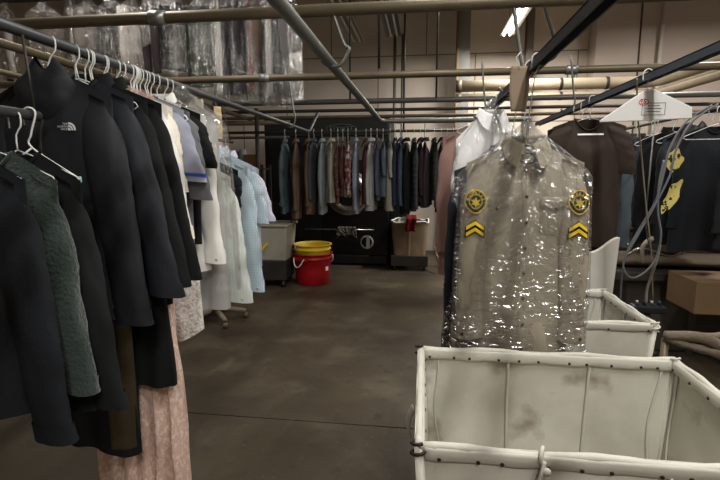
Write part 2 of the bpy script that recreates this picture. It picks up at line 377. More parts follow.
# far right garment rail
QX, QZ = 2.0, 1.93
htube('clothes_rail', 'thin rail at far right carrying the dark jackets', 'rail', [(QX, 2.4, QZ), (QX, 5.6, QZ)], .015, M_dark)
# cream insulated ducts on the right
M_duct = mat('cream_duct', (160, 147, 124), .6, var=.15, vscale=4, bump=.2, bscale=18)
for k, (py, lb) in enumerate(((86.5, 'upper cream insulated pipe across the right background'), (98, 'lower cream insulated pipe across the right background'))):
    Yd = 7.6; a = at(458, py, Yd); b = at(652, py - 7, Yd); z = a.z
    pts = [(a.x, Yd, z)] + [(b.x - .25, Yd, z), (b.x - .06, Yd - .04, z), (b.x + .05, Yd - .2, z), (b.x + .3, Yd - 2.2, z + .03)]
    o = MB().tube(pts, .085 if k == 0 else .06, 18).obj('insulated_pipe', M_duct); tag(o, lb, 'pipe', 'cream insulated pipes')
    MB().tube([(a.x - .03, Yd, z), (a.x + .05, Yd, z)], .095 if k == 0 else .07, 18).obj('end_flange', M_brass, o)
    for q in (560, 606):
        c = at(q, py, Yd); MB().tube([(c.x - .02, Yd, z), (c.x + .02, Yd, z)], .092 if k == 0 else .066, 18).obj('pipe_band', M_dark, o)

# ------------------------------------------------------------ hangers
def hanger(x, y, rz_, z, short, m=None, half=.205, drop=.10, bar=True, r=.0019, name='wire_hanger', ext=0, kind='white wire', hx=0):
    """z = rail top; hook goes over the rail"""
    t = MB(); R = .020; zn = -drop - ext
    hk = [(-R, 0, -.035)] + [(-R * math.cos(a), 0, R * math.sin(a) - .004) for a in [PI * k / 8 for k in range(9)]]
    hk += [(R * .9, 0, -.03), (.006, 0, -.055), (0, 0, zn)]
    hk = [(p[0] + hx, p[1], p[2]) for p in hk[:-2]] + [(hx * .8, 0, -.055), (0, 0, zn)]
    t.tube([Vector(p) for p in curve(hk, 2)], r * 1.25, 6)
    sh = half * .42
    tri = [(0, 0, zn), (half * .3, 0, zn - .02), (half, 0, zn - sh), (half + .008, 0, zn - sh - .012), (half - .008, 0, zn - sh - .022)]
    if bar:
        t.tube([Vector(p) for p in tri + [(-half + .008, 0, zn - sh - .022), (-half - .008, 0, zn - sh - .012), (-half, 0, zn - sh), (-half * .3, 0, zn - .02), (0, 0, zn)]], r, 6)
    o = t.obj(name, m or M_wire); o.location = (x, y, z); o.rotation_euler = (0, 0, rz_)
    lb = '%s hanger holding the %s' % (kind, short)
    if len(lb.split()) > 16: lb = lb.replace(' on the back rack', '')
    tag(o, lb, 'hanger', 'clothes hangers'); return o

# ------------------------------------------------------------ garments
class Garm:
    def __init__(s, **k):
        d = dict(w=.215, L=.75, hemw=.26, t=.05, slope=.42, neck=.07, drop=.05, fold=.014, seed=0, ff=26, slant=0, tail=0, sl=.62, sa=.070, sb=.042, lean=.06, cuffw=.05, sy=0, swing=0)
        d.update(k); s.__dict__.update(d); s.rn = random.Random(s.seed * 7 + 3)
        s.ph = s.rn.random() * 9; s.off = Vector((s.rn.random() * 50, s.rn.random() * 50, s.rn.random() * 50))
    def W(s, v): return s.w * (1 - .03 * sm(v, 0, .2)) + (s.hemw - s.w) * sm(v, .15, 1.0)
    def ztop(s, x, front):
        ax = abs(x)
        if ax >= s.neck: return -s.slope * (ax - s.neck) - .01
        return -.01 - (s.drop if front else .008) * (1 - (ax / s.neck) ** 2)
    def fold_(s, x, z, v):
        a = s.fold * sm(v, .08, .9)
        n = noise.noise(Vector((x * 9, z * 2.2, 0)) + s.off); n2 = noise.noise(Vector((x * 20, z * 6, 3)) + s.off)
        return a * (.8 * math.sin(x * s.ff + s.ph + 3.2 * n) + .7 * n) + .35 * s.fold * n2 * (.4 + v)
    def pt(s, th, v, grow=0):
        u = math.cos(th); sn = math.sin(th); W = s.W(v) + grow; x = W * u
        T = (.006 + (s.t - .006) * sm(v, 0, .22)) + grow
        front = sn <= 0
        zt = s.ztop(x, front); zh = -s.L + s.slant * x + .006 * math.sin(x * 22 + s.ph) + s.tail * (abs(u) ** 2 - .5)
        z = zt + (zh - zt) * v
        y = T * (1 if sn > 0 else -1) * abs(sn) ** .7
        y += s.fold_(x, z, v) * min(1, abs(sn) * 3)
        return Vector((x, y, z))
    def fy(s, x, z):        # front (-y) surface height at x,z
        v = .5
        for _ in range(4):
            zt = s.ztop(x, True); zh = -s.L + s.slant * x; v = max(0, min(1, (zt - z) / (zt - zh)))
        u = max(-1, min(1, x / s.W(v))); sn = math.sqrt(max(0, 1 - u * u))
        T = .006 + (s.t - .006) * sm(v, 0, .22)
        return -T * sn ** .7 + s.fold_(x, z, v) * min(1, sn * 3)
    def body(s, n=72, m=30):
        mb = MB(); mb.grid(lambda a, v: s.pt(a * 2 * PI, v), n, m, True); return mb
    def spt(s, side, th, v, grow=0):
        z0 = -s.slope * (s.w - s.neck) - .005
        xc = side * (s.w - .055 + s.lean * v + .006 * math.sin(PI * v)) + s.swing * v * v
        yc = s.sy * v - .012 * math.sin(PI * v)
        a = (.03 + (s.sa - .03) * sm(v, 0, .14)) + (s.cuffw - s.sa) * sm(v, .2, 1) * 1.0 + grow
        b = (.010 + (s.sb - .01) * sm(v, 0, .2)) * (1 - .25 * sm(v, .3, 1)) + grow
        cx = math.cos(th); sx = math.sin(th)
        n = noise.noise(Vector((xc * 4 + cx * 1.1, sx, v * 5)) + s.off * 1.7); n2 = noise.noise(Vector((cx * 2.5, sx * 2, v * 14)) + s.off)
        rr = 1 + (.16 * n + .08 * n2) * sm(v, .05, .3)
        x = xc + a * cx * rr; y = yc + b * (1 if sx > 0 else -1) * abs(sx) ** .8 * rr
        z = z0 - s.sl * v - s.slope * side * cx * a * (1 - .9 * sm(v, .1, .7)) - .003 * cx * side * sm(v, .7, 1)
        return Vector((x, y, z))
    def sfy(s, side, x, z):
        z0 = -s.slope * (s.w - s.neck) - .005; v = max(0, min(1, (z0 - z) / s.sl))
        xc = side * (s.w - .055 + s.lean * v + .006 * math.sin(PI * v)) + s.swing * v * v
        a = (.03 + (s.sa - .03) * sm(v, 0, .14)) + (s.cuffw - s.sa) * sm(v, .2, 1)
        u = max(-.98, min(.98, (x - xc) / a)); th = -math.acos(u); return s.spt(side, th, v).y
    def sleeve(s, side, n=28, m=26):
        mb = MB(); mb.grid(lambda a, v: s.spt(side, a * 2 * PI, v), n, m, True)
        k = len(mb.v); mb.f.append(tuple(range(n))); return mb
    def cuff(s, side, h=.065):
        mb = MB()
        def f(a, q):
            v = 1 - h / s.sl * (1 - q) - .0; p = s.spt(side, a * 2 * PI, min(1, v), .004); p.z -= .004 * q
            return p
        mb.grid(f, 28, 5, True); return mb
    def collar(s, h=.036, leaf=.06):
        mb = MB(); R = s.neck + .004
        def f(a, q):
            th = -PI / 2 + .16 + a * (2 * PI - .32); fr = max(0, -math.sin(th)); k = fr ** 2
            rx = R * math.cos(th); ry = max(.028, s.t * .8) * math.sin(th)
            zb = -s.drop * .75 * k
            if q < .4: t = q / .4; return Vector((rx * (1 - .05 * t), ry * (1 - .1 * t), zb + h * t))
            t = (q - .4) / .6; ou = 1 + (.26 + .25 * k) * t
            return Vector((rx * ou * .95 + (math.copysign(.022, rx) * k * t), ry * ou * .9 - .012 * k * t, zb + h - (h + .008 + leaf * k * .8) * t * t ** .2))
        mb.grid(f, 44, 9); return mb
    def band(s, r=.006):
        mb = MB(); pts = []
        for i in range(40):
            th = i / 40 * 2 * PI; x = s.neck * math.cos(th); fr = math.sin(th) < 0
            pts.append(Vector((x, (-.012 if fr else .012) * abs(math.sin(th)) , s.ztop(x * .999, fr))))
        pts.append(pts[0]); mb.tube(pts, r, 6, cap=False); return mb
    def patch(s, x0, x1, z0, z1, off=.004, nx=8, nz=14, tip=0):
        mb = MB()
        def f(a, q):
            x = x0 + (x1 - x0) * a; z = z1 + (z0 - z1) * q
            if tip: z -= tip * q * (1 - abs(2 * a - 1))
            e = off if (0 < a < 1 and 0 < q < 1) else 0
            return Vector((x, s.fy(x, z) - e - .001, z))
        mb.grid(f, nx, nz); return mb
    def project(s, polys, cx, cz, off=.006, sleeve=0):
        mb = MB()
        for v, f in polys:
            V = []
            for x, z in v:
                X, Z = cx + x, cz + z; y = s.sfy(sleeve, X, Z) if sleeve else s.fy(X, Z); V.append((X, y - off, Z))
            mb.add(V, f)
        return mb

def fine_poly(pts, n=1): return (pts, [tuple(range(len(pts)))])
def garment(name, label, cat, x, y, z, rz_=0, kind='shirt', m=None, group=None, trim=None, lod=1, cover=None, btn=None, lining=None, hoodm=None, cuffm=None, pockets=False, short='shirt', hang=True, hm=None, ext=0, plk=None, **k):
    """z = neck height"""
    g = Garm(**k); t = thing(name, label, cat, (x, y, z), rz_, group)
    n, mm = (84, 34) if lod == 2 else ((60, 24) if lod == 1 else (36, 14))
    g.body(n, mm).obj('body', m, t)
    sn = (30, 28) if lod == 2 else ((24, 20) if lod == 1 else (16, 12))
    if kind in ('shirt', 'jacket', 'tee', 'hoodie', 'coat', 'blouse', 'sweater'):
        for sd in (-1, 1):
            so = g.sleeve(sd, *sn).obj('sleeve', m, t)
            if kind in ('shirt', 'blouse') and g.sl > .45 and lod >= 1:
                g.cuff(sd).obj('cuff', cuffm or trim or m, so)
                q = g.spt(sd, -PI/2 + sd * .5, .97, .008)
                MB().lathe([(0, -.002), (.0055, -.002), (.0055, .002), (0, .002)], 10, q, 'y').obj('button', btn or M_btn, so)
            if kind in ('hoodie', 'sweater', 'jacket', 'tee') and lod >= 1 and (kind != 'tee' or trim):
                g.cuff(sd, .05 if kind != 'tee' else .018).obj('cuff', cuffm or trim or m, so)
    if kind in ('shirt', 'coat'):
        g.collar().obj('collar', trim or m, t)
        if lod >= 1:
            g.patch(-.016, .016, -g.L + .012, -g.drop - .012, .004, 5, 40).obj('placket', plk or m, t)
            z_ = -g.drop - .05
            while z_ > -g.L + .08:
                MB().lathe([(0, -.002), (.006, -.002), (.006, .002), (0, .002)], 10, (0, g.fy(0, z_) - .008, z_), 'y').obj('button', btn or M_btn, t)
                z_ -= .095
    elif kind in ('tee', 'sweater', 'blouse', 'dress'):
        g.band().obj('neckband', trim or m, t)
    elif kind in ('jacket', 'hoodie'):
        # hood lying behind and over the shoulders
        mb = MB()
        def hf(a, v):
            th = a * 2 * PI; r = .108 * math.sin(PI * min(.999, v * .86 + .08)) ** .8
            nn = noise.noise(Vector((math.cos(th), math.sin(th), v * 4)) * 1.3 + g.off)
            return Vector((r * math.cos(th) * (1 + .16 * nn), -.005 + r * .5 * math.sin(th) * (1 + .25 * nn), .03 - .22 * v + .02 * nn + .02 * math.cos(2 * th) * (1 - v) - .16 * abs(math.cos(th)) * r * v))
        mb.grid(hf, 28, 14, True); mb.obj('hood', hoodm or m, t)
        g.patch(-.006, .006, -g.L + .01, -g.drop - .01, .004, 3, 30).obj('zipper', trim or M_dark, t)
    if kind in ('jacket', 'hoodie', 'sweater') and lod >= 1:
        mb = MB(); mb.grid(lambda a, q: g.pt(a * 2 * PI, 1 - .055 / g.L * (1 - q), .003), 60, 4, True); mb.obj('hem_band', trim or m, t)
    if pockets:
        for sx in ((-.105), (.105)):
            g.patch(sx - .055, sx + .055, -.33, -.20, .004, 9, 12, .012).obj('chest_pocket', m, t)
            g.patch(sx - .059, sx + .059, -.235, -.195, .009, 13, 6, .018).obj('pocket_flap', m, t)
            MB().lathe([(0, -.002), (.0055, -.002), (.0055, .002), (0, .002)], 10, (sx, g.fy(sx, -.238) - .014, -.238), 'y').obj('button', btn or M_btn, t)
    if hang:
        hx = 0
        for rx_, rz2 in ((LX, LZ), (DX, 1.685), (RX, RZ), (TX, TZ), (QX, QZ), (FX, FZ)):
            if abs(rx_ - x) < .16 and abs(rz2 - z - .10 - ext) < .025: hx = rx_ - x
        hanger(x, y, rz_, z + .10 + ext, short, hm, hx=hx, half=max(.14, g.w - .012), ext=ext, kind='black plastic' if hm is M_bwire else 'white wire')
    if cover:
        fm, clen, grow = cover[:3]; e = g.w + (.03 if len(cover) < 4 else cover[3]); mb = MB()
        def cf(a, v):
            th = a * 2 * PI; u = math.cos(th); s_ = math.sin(th)
            W = .012 + (e - .012) * sm(v, 0, .17) ** .8 + (.0 + g.lean) * v; T = .008 + (g.t + grow) * sm(v, 0, .2)
            xx = W * u; zt = .075 - .20 * min(1, v / .2); z = .09 - (clen + .09) * v - (g.slope * .45 * abs(xx)) * (1 - sm(v, .5, 1))
            nn = noise.noise(Vector((u * 5, s_ * 3, v * 4)) + g.off)
            rad = 1 - sm(v, .25, .6); ang = u / (.25 + v)
            rd = 1 - abs(noise.noise(Vector((ang * 7, s_ * 2, v * 5)) + g.off * 2)) * 3
            r2 = 1 - abs(noise.noise(Vector((u * 4 + v * 3, s_ * 2, v * 22 - u * 5)) + g.off * 3)) * 3
            r3 = 1 - abs(noise.noise(Vector((u * 16, s_ * 4, v * 10 + 3 * abs(u))) + g.off * 4)) * 3
            y = (T + .02 * nn + .016 * rad * max(0, rd) + .014 * (1 - rad) * max(0, r2) + .008 * max(0, r3)) * (1 if s_ > 0 else -1) * abs(s_) ** .6
            return Vector((xx * (1 + .03 * nn), y, z + .014 * nn * v))
        mb.grid(cf, 120 if lod == 2 else 48, 90 if lod == 2 else 30, True)
        o = mb.obj('plastic_cover', fm, t); o['label'] = 'clear crinkled plastic garment cover'
    t['_g'] = 0; del t['_g']
    return t, g

# ------------------------------------------------------------ LEFT RAIL
GL = 'garments on the left rail'
M_jk = mat('shell_black', (31, 33, 38), .65, var=.1, bump=.05, bscale=30, spec=.25)
M_jk2 = mat('softshell_charcoal', (36, 39, 45), .7, var=.1)
M_bl = mat('wool_black', (18, 19, 21), .85, var=.12, bump=.15, bscale=200)
M_bl2 = mat('black_green_wool', (22, 25, 26), .9, var=.15)
M_white = mat('white_cotton', (234, 233, 228), .85, var=.04)
M_cream = mat('cream_lace', (216, 204, 182), .85, var=.08, pattern=[('cell', 90, .0, .5, (236, 228, 212))], bump=.3, bscale=120)
M_gblue = mat('grey_blue_pique', (150, 154, 170), .85, var=.05, bump=.1, bscale=250)
M_dgrey = mat('dark_grey_knit', (98, 100, 104), .9)
M_mint = mat('pale_mint_cotton', (208, 216, 210), .8, var=.04, pattern=[('x', 60, .12, (220, 226, 222))])
M_check = mat('light_blue_check', (158, 182, 196), .8, var=.04, pattern=[('x', 110, .16, (206, 216, 222)), ('z', 110, .16, (206, 216, 222))])
M_lav = mat('pale_lavender', (196, 196, 214), .8, var=.04)
M_green = mat('green_fleece', (48, 60, 55), .95, var=.25, vscale=40, bump=.8, bscale=90, sheen=.3)
M_navyk = mat('dark_navy_knit', (24, 27, 32), .9, var=.15, bump=.2, bscale=150)
M_pink = mat('pink_lace', (216, 184, 168), .8, var=.05, pattern=[('blot', 70, .50, .58, (236, 212, 198), (1, 1, .6)), ('blot', 14, .54, .66, (206, 172, 156), (1, 1, .4))], bump=.5, bscale=110)
M_olive = mat('olive_satin', (64, 56, 40), .35, var=.2)
M_lacew = mat('white_lace', (238, 234, 228), .85, var=.06, pattern=[('blot', 60, .50, .56, (206, 198, 188))], bump=.8, bscale=70)
M_teal = mat('teal_plastic', (150, 200, 190), .4)

def L(Y, edge_px=None): return LX
NZ = LZ - .10
# long pieces (behind jackets)
garment('evening_gown', 'long blush pink lace gown hanging almost to the floor at left', 'dress', LX + .05, 1.76, NZ, 0, 'dress', M_pink, GL, w=.15, hemw=.215, L=1.70, t=.07, fold=.034, ff=92, lod=2, seed=3, short='pink lace gown')
garment('long_coat', 'long plain black coat whose hem covers the top of the pink gown', 'coat', LX + .01, 1.68, NZ, 0, 'dress', M_bl, GL, w=.2, hemw=.262, L=1.18, t=.045, fold=.010, seed=5, lod=2, short='long black coat')
ot, og = garment('satin_dress', 'black dress with olive satin side panel showing under the black jacket', 'dress', LX, 1.60, NZ, 0, 'dress', M_bl, GL, w=.13, hemw=.15, L=1.42, t=.04, fold=.012, seed=6, lod=2, short='olive panelled dress', slant=-.12)
og.patch(.055, .146, -1.405, -.5, .004, 12, 60).obj('satin_panel', M_olive, ot)['label'] = 'olive satin side panel'
# near shell jacket with logo
jt, jg = garment('shell_jacket', 'black hooded shell jacket with small white chest logo, nearest on the left rail', 'jacket', LX - .02, 1.49, NZ, 0, 'jacket', M_jk, GL, w=.23, hemw=.24, L=.84, sl=.77, lean=.075, sa=.072, sb=.048, cuffw=.066, t=.055, lod=2, seed=1, slope=.5, short='shell jacket', fold=.014)
def logo_dome(cx, cz, s):
    mb = MB(); ph = []
    def quarter(r0, r1):
        a = [PI / 2 * k / 12 for k in range(13)]
        o = [(r1 * math.cos(q), r1 * math.sin(q)) for q in a]; i = [(r0 * math.cos(q), r0 * math.sin(q)) for q in reversed(a)]
        V = o + i; n = len(o); return (V, [(k, k + 1, 2 * n - 2 - k, 2 * n - 1 - k) for k in range(n - 1)])
    P = [quarter(.01, .36), quarter(.46, .66), quarter(.76, 1.0)]
    P = [([(x * s * 1.0, z * s * 1.0) for x, z in v], f) for v, f in P]
    for i, (tx, off) in enumerate((('THE', .72), ('NORTH', .38), ('FACE', .06))):
        v, f = text_verts(tx, .36); wd = max(p[0] for p in v) - min(p[0] for p in v); mx = max(p[0] for p in v)
        P.append(([((x - mx - .06) * s, (y + off + .08) * s) for x, y in v], f))
    return P
p = at(71, 127, 1.45)
lx, lz = p.x - LX + .02, p.z - NZ
M_logo = mat('embroidery_white', (205, 206, 208), .7)
jg.project(logo_dome(0, 0, .026), lx, lz - .012, .007).obj('chest_logo', M_logo, jt, smooth=False)['label'] = 'white embroidered half dome logo with lettering'
garment('softshell_jacket', 'charcoal jacket directly behind the shell jacket', 'jacket', LX + .01, 1.60, NZ, 0, 'sweater', M_jk2, GL, w=.205, hemw=.225, L=.86, sl=.72, lean=.14, sa=.062, cuffw=.06, t=.04, lod=2, seed=2, slope=.44, short='charcoal jacket')
garment('blazer', 'black green wool blazer, third from the front on the left rail', 'jacket', LX + .01, 1.67, NZ, 0, 'coat', M_bl2, GL, w=.215, hemw=.22, L=.86, sl=.70, lean=.13, sa=.062, cuffw=.058, t=.035, lod=2, seed=12, slope=.42, short='black green blazer')
garment('blazer', 'black blazer whose square sleeve end hangs beside the white cuffs', 'jacket', LX + .01, 1.75, NZ, 0, 'coat', M_bl, GL, w=.225, hemw=.23, L=.86, sl=.69, lean=.125, sa=.062, cuffw=.056, t=.035, lod=2, seed=4, slope=.40, short='square sleeved black blazer', fold=.006)
garment('lace_blouse', 'cream lace blouse with white wide sleeve beside the black blazer', 'blouse', LX, 1.83, NZ, 0, 'sweater', M_white, GL, trim=M_cream, w=.215, hemw=.22, L=.7, sl=.53, lean=.085, cuffw=.05, sa=.06, t=.03, lod=2, seed=8, slope=.44, short='cream lace blouse')
garment('lace_jacket', 'cream lace jacket tucked beside the white sleeved blouse', 'jacket', LX, 1.865, NZ, 0, 'sweater', M_cream, GL, w=.215, hemw=.22, L=.7, sl=.34, lean=.05, sa=.06, t=.03, seed=9, slope=.42, short='cream lace jacket')
g_, gg = garment('polo_shirt', 'grey blue polo shirt with a bright blue stripe on its sleeve', 'shirt', LX + .01, 1.92, NZ, 0, 'tee', M_gblue, GL, w=.225, hemw=.22, L=.68, sl=.30, lean=.075, sa=.066, cuffw=.066, t=.032, lod=2, seed=10, slope=.42, short='blue striped polo shirt')
mb = MB(); mb.grid(lambda a, q: gg.spt(1, a * 2 * PI, .88 + .045 * q, .003), 30, 3, True)
mb.obj('sleeve_stripe', mat('royal_blue', (52, 78, 168), .7), g_)['label'] = 'bright blue stripe round the sleeve end'
garment('polo_shirt', 'plain grey polo shirt showing below the blue striped sleeve', 'shirt', LX + .01, 1.96, NZ, 0, 'tee', M_dgrey, GL, w=.225, hemw=.22, L=.68, sl=.38, lean=.08, sa=.066, cuffw=.066, t=.03, seed=11, slope=.42, short='plain grey polo shirt')
garment('knit_shirt', 'mid grey knitted shirt under the bare hanger arm', 'shirt', LX + .005, 1.99, NZ, 0, 'tee', mat('mid_grey_knit', (108, 110, 114), .9), GL, w=.22, L=.66, hemw=.22, sl=.22, t=.028, seed=13, short='mid grey knitted shirt', slope=.42)
bt, bg = garment('printed_shirt', 'black tee shirt with white printed shapes on its shoulder', 'shirt', LX + .015, 2.04, NZ, 0, 'tee', M_bl, GL, w=.235, hemw=.22, L=.66, sl=.24, lean=.04, sa=.07, cuffw=.075, t=.032, lod=2, seed=14, slope=.40, short='white printed black tee')
def blob(cx, cz, r, sq=1, sd=0, n=18):
    rr = random.Random(sd); return fine_poly([(cx + r * math.cos(2*PI*k/n) * (1 + .3 * math.sin(3 * 2*PI*k/n + sd)), cz + r * sq * math.sin(2*PI*k/n) * (1 + .2 * math.cos(2 * 2*PI*k/n + sd))) for k in range(n)])
bg.project([blob(0, 0, .014, 1.2, 1), blob(.012, -.05, .011, 2.2, 2), blob(.022, -.09, .010, 1.8, 3)], .212, -.15, .008, 1).obj('shoulder_print', M_white, bt, smooth=False)['label'] = 'white printed shapes'
garment('white_blouse', 'white cotton blouse with long buttoned cuff beside the printed black tee', 'shirt', LX + .01, 2.12, NZ, 0, 'shirt', M_white, GL, w=.225, hemw=.225, L=.8, sl=.69, lean=.07, sa=.062, cuffw=.047, t=.045, lod=2, seed=15, slope=.42, short='white cotton blouse')
garment('lace_dress', 'white lace dress with scalloped hem low under the black blazer sleeve', 'dress', LX + .02, 2.02, NZ, 0, 'dress', M_lacew, GL, w=.15, hemw=.205, L=1.10, t=.05, fold=.025, ff=30, seed=16, lod=2, slope=.4, short='white lace dress', tail=.06)
garment('satin_gown', 'long off white satin gown in hazy plastic above the chair base', 'dress', LX + .06, 2.24, NZ, 0, 'dress', mat('offwhite_satin', (172, 172, 168), .35, var=.08), GL, w=.18, hemw=.21, L=1.03, t=.07, fold=.02, ff=24, seed=17, lod=2, slope=.42, short='off white satin gown', cover=(M_film_thin, .92, .02))
# lower hung shirts at the far end
garment('mint_shirt', 'pale mint shirt in clear plastic with a long white cuff', 'shirt', DX, 2.34, 1.550, 0, 'shirt', M_mint, GL, w=.20, hemw=.215, L=.72, sl=.66, lean=.07, sa=.078, cuffw=.075, t=.05, lod=2, seed=18, slope=.50, short='pale mint shirt', ext=0.035)
garment('navy_vest', 'dark navy garment between the mint and the blue checked shirts', 'shirt', DX, 2.43, 1.575, 0, 'tee', M_navyk, GL, w=.205, hemw=.21, L=.6, sl=.2, t=.03, lean=.01, seed=19, slope=.42, short='dark navy vest', ext=0.010)
garment('checked_shirt', 'light blue checked shirt with long cuff, right of the mint shirt', 'shirt', DX, 2.52, 1.610, 0, 'shirt', M_check, GL, w=.225, hemw=.23, L=.74, sl=.70, lean=.075, sa=.07, cuffw=.055, t=.055, lod=2, seed=20, slope=.46, short='light blue checked shirt', ext=-0.025)
garment('checked_shirt', 'short sleeved light blue checked shirt just behind the long cuffed one', 'shirt', DX, 2.61, 1.615, 0, 'shirt', M_check, GL, w=.22, hemw=.225, L=.72, sl=.33, lean=.06, sa=.085, cuffw=.08, t=.05, lod=1, seed=21, slope=.46, short='short sleeved blue checked shirt', ext=-0.030)
garment('lavender_shirt', 'pale lavender short sleeved shirt, farthest on the left rail', 'shirt', DX, 2.72, 1.595, 0, 'shirt', M_lav, GL, w=.215, hemw=.225, L=.66, sl=.31, lean=.07, sa=.075, cuffw=.075, t=.05, lod=1, seed=22, slope=.46, short='pale lavender shirt', ext=-0.010)
o = hanger(LX, 1.945, 0, LZ, 'x', half=.23, r=.0045); o['label'] = 'thick white plastic hanger with a bare arm above the grey knitted shirt'
# spare hangers crowding the rail
for k, (px) in enumerate((84, 104, 136, 150, 164)):
    Y = (LX * -1) * 470 / (424 - px) * 1.0; Y = min([1.5 + i * .005 for i in range(300)], key=lambda q: abs((ROT.transposed() @ (Vector((LX, q, LZ)) - CAM)).x / -(ROT.transposed() @ (Vector((LX, q, LZ)) - CAM)).z * F + 360 - px))
    o = hanger(LX, Y, (k % 3 - 1) * .06, LZ, 'x', half=.20); o['label'] = 'spare white wire hanger crowded among the jackets on the left rail'; o['group'] = 'spare hangers on the left rail'
htube('clothes_rail', 'short low rail slung under the left rail for the blue shirts', 'rail', [(DX, 2.28, 1.685), (DX, 2.86, 1.685)], .010, M_dark)
for y_, lb in ((2.30, 'thin dark strap at near end of the short low rail'), (2.84, 'thin dark strap at far end of the short low rail')):
    tag(MB().tube([(DX, y_, 1.685), (LX, y_, LZ)], .003, 6).obj('rail_strap', M_dark), lb, 'hook', 'rail straps')
# paper tags on the rail
def tag_paper(name, label, x, y, ztop, w_, h, m, rz=0, rolled=0):
    t = thing(name, label, 'tag', (x, y, ztop), rz, 'paper tags on the rails'); mb = MB()
    def f(a, q):
        return Vector(((a - .5) * w_ * (1 + .1 * math.sin(4 * q)), .006 * math.sin(a * 3 + q * 4) + rolled * q * q * .05, -.03 - h * q))
    mb.grid(f, 8, 16); mb.obj('paper', m, t, solid=.0015)
    MB().tube([(0, 0, .02), (-.018, 0, .0), (0, 0, -.04)], .0015, 6).obj('tie', M_wire, t); return t
M_paper = mat('tag_paper', (214, 206, 190), .9, var=.05, pattern=[('blot', 26, .55, .62, (176, 160, 152))])
M_paper2 = mat('tag_paper_yellow', (206, 196, 160), .9, var=.1, pattern=[('z', 20, .3, (190, 150, 110))])
M_paper3 = mat('tag_card_brown', (138, 122, 104), .9, var=.2)
p = at(190, 96, 2.5); tag_paper('paper_tag', 'short white paper tag with faint writing hung on the left rail', LX, 2.5, LZ - .01, .085, .12, M_paper, .1)
p = at(212, 96, 2.8); tag_paper('paper_tag', 'long narrow yellowed paper tag hanging from the left rail', LX, 2.78, LZ - .01, .045, .30, M_paper2, .9)
tag_paper('paper_tag', 'brown card tag hanging from the uniform rail above the plastic', RX - .05, 1.93, RZ + .015, .068, .17, M_paper3, .25)

# near low sweaters
GS = 'sweaters on the low near rail'
garment('sweater', 'black sweater with teal hanger tip, rearmost on the low near rail', 'sweater', FX, 1.29, FZ - .11, 0, 'sweater', M_bl2, GS, w=.20, hemw=.22, L=.80, sl=.71, lean=.095, sa=.06, t=.045, lod=2, seed=31, slope=.62, short='black sweater', cuffw=.052)
garment('fleece_sweater', 'dark green fleece sweater between two black sweaters at near left', 'sweater', FX - .015, 1.215, FZ - .11, 0, 'sweater', M_green, GS, w=.20, hemw=.21, L=.70, sl=.63, lean=.075, sa=.06, t=.045, lod=2, seed=32, slope=.6, short='green fleece sweater', cuffw=.05)
garment('sweater', 'dark navy sweater, nearest on the low rail at the left edge', 'sweater', FX - .045, 1.13, FZ - .11, 0, 'sweater', M_navyk, GS, w=.21, hemw=.215, L=.74, sl=.74, lean=.07, sa=.07, t=.05, lod=2, seed=33, slope=.55, short='dark navy sweater', cuffw=.055)
# teal-tipped hanger arm in front of the black sweater
p1 = at(77, 179, 1.345)
th = thing('tipped_hanger', 'white hanger with a pale teal rubber tip in front of black sweater', 'hanger', (FX, 1.345, FZ), 0)
MB().tube(curve([(-.02, 0, -.03), (-.02, 0, .01), (0, 0, .022), (.022, 0, .005), (0, 0, -.06), (0, 0, -.10), (p1.x - FX, 0, p1.z - FZ + .006)], 6), .003, 8).obj('wire', M_wire, th)
MB().tube([(0, 0, -.10), (FX - p1.x, 0, p1.z - FZ + .006)], .003, 8).obj('wire', M_wire, th)
for s in (-1, 1):
    MB().box(((p1.x - FX) * s - .013, -.006, p1.z - FZ - .012), ((p1.x - FX) * s + .013, .006, p1.z - FZ + .008)).obj('rubber_tip', M_teal, th, smooth=False, bevel=.003)

# ------------------------------------------------------------ RIGHT: uniform and neighbours
GR = 'garments on the uniform rail'
M_tan = mat('tan_twill', (150, 142, 126), .8, var=.06, bump=.1, bscale=220)
M_tan2 = mat('tan_twill_dark', (128, 118, 98), .8, var=.08)
ut, ug = garment('uniform_shirt', 'tan uniform shirt with yellow shoulder patches under crinkled clear plastic', 'shirt', RX - .028, 1.87, 1.605, 0, 'shirt', M_tan, GR, sy=-.03, w=.215, hemw=.195, L=.87, sl=.68, lean=.03, sa=.062, sb=.055, cuffw=.05, t=.07, lod=2, seed=41, slope=.42, fold=.030, short='tan uniform shirt', pockets=True, btn=M_bdark, ext=.21, cover=(M_film, .98, .022, .022))
M_pblk = mat('patch_black', (24, 24, 22), .7); M_pyel = mat('patch_yellow', (222, 190, 40), .7)
def ring_poly(pts_o, pts_i):
    n = len(pts_o); return (pts_o + pts_i, [(k, (k + 1) % n, n + (k + 1) % n, n + k) for k in range(n)])
def shield(s, sx=1):     # shoulder-patch outline, rounded top, pointed base
    P = []
    for k in range(32):
        a = 2 * PI * k / 32; r = 1.0; x = math.cos(a) * .86; z = math.sin(a)
        if z < 0: x *= 1 - .30 * (-z) ** 2; z *= .95
        P.append((x * s * sx, z * s))
    return P
def arc_letters(word, r, s, a0, a1):
    out = []
    for i, ch in enumerate(word):
        if ch == ' ': continue
        a = a0 + (a1 - a0) * i / (len(word) - 1); v, f = text_verts(ch, s)
        ca, sa = math.cos(a - PI / 2), math.sin(a - PI / 2)
        out.append(([(x * ca - y * sa + r * .82 * math.cos(a), x * sa + y * ca + r * math.sin(a)) for x, y in v], f))
    return out
def sub_poly(pts, s): return [(x * s, z * s) for x, z in pts]
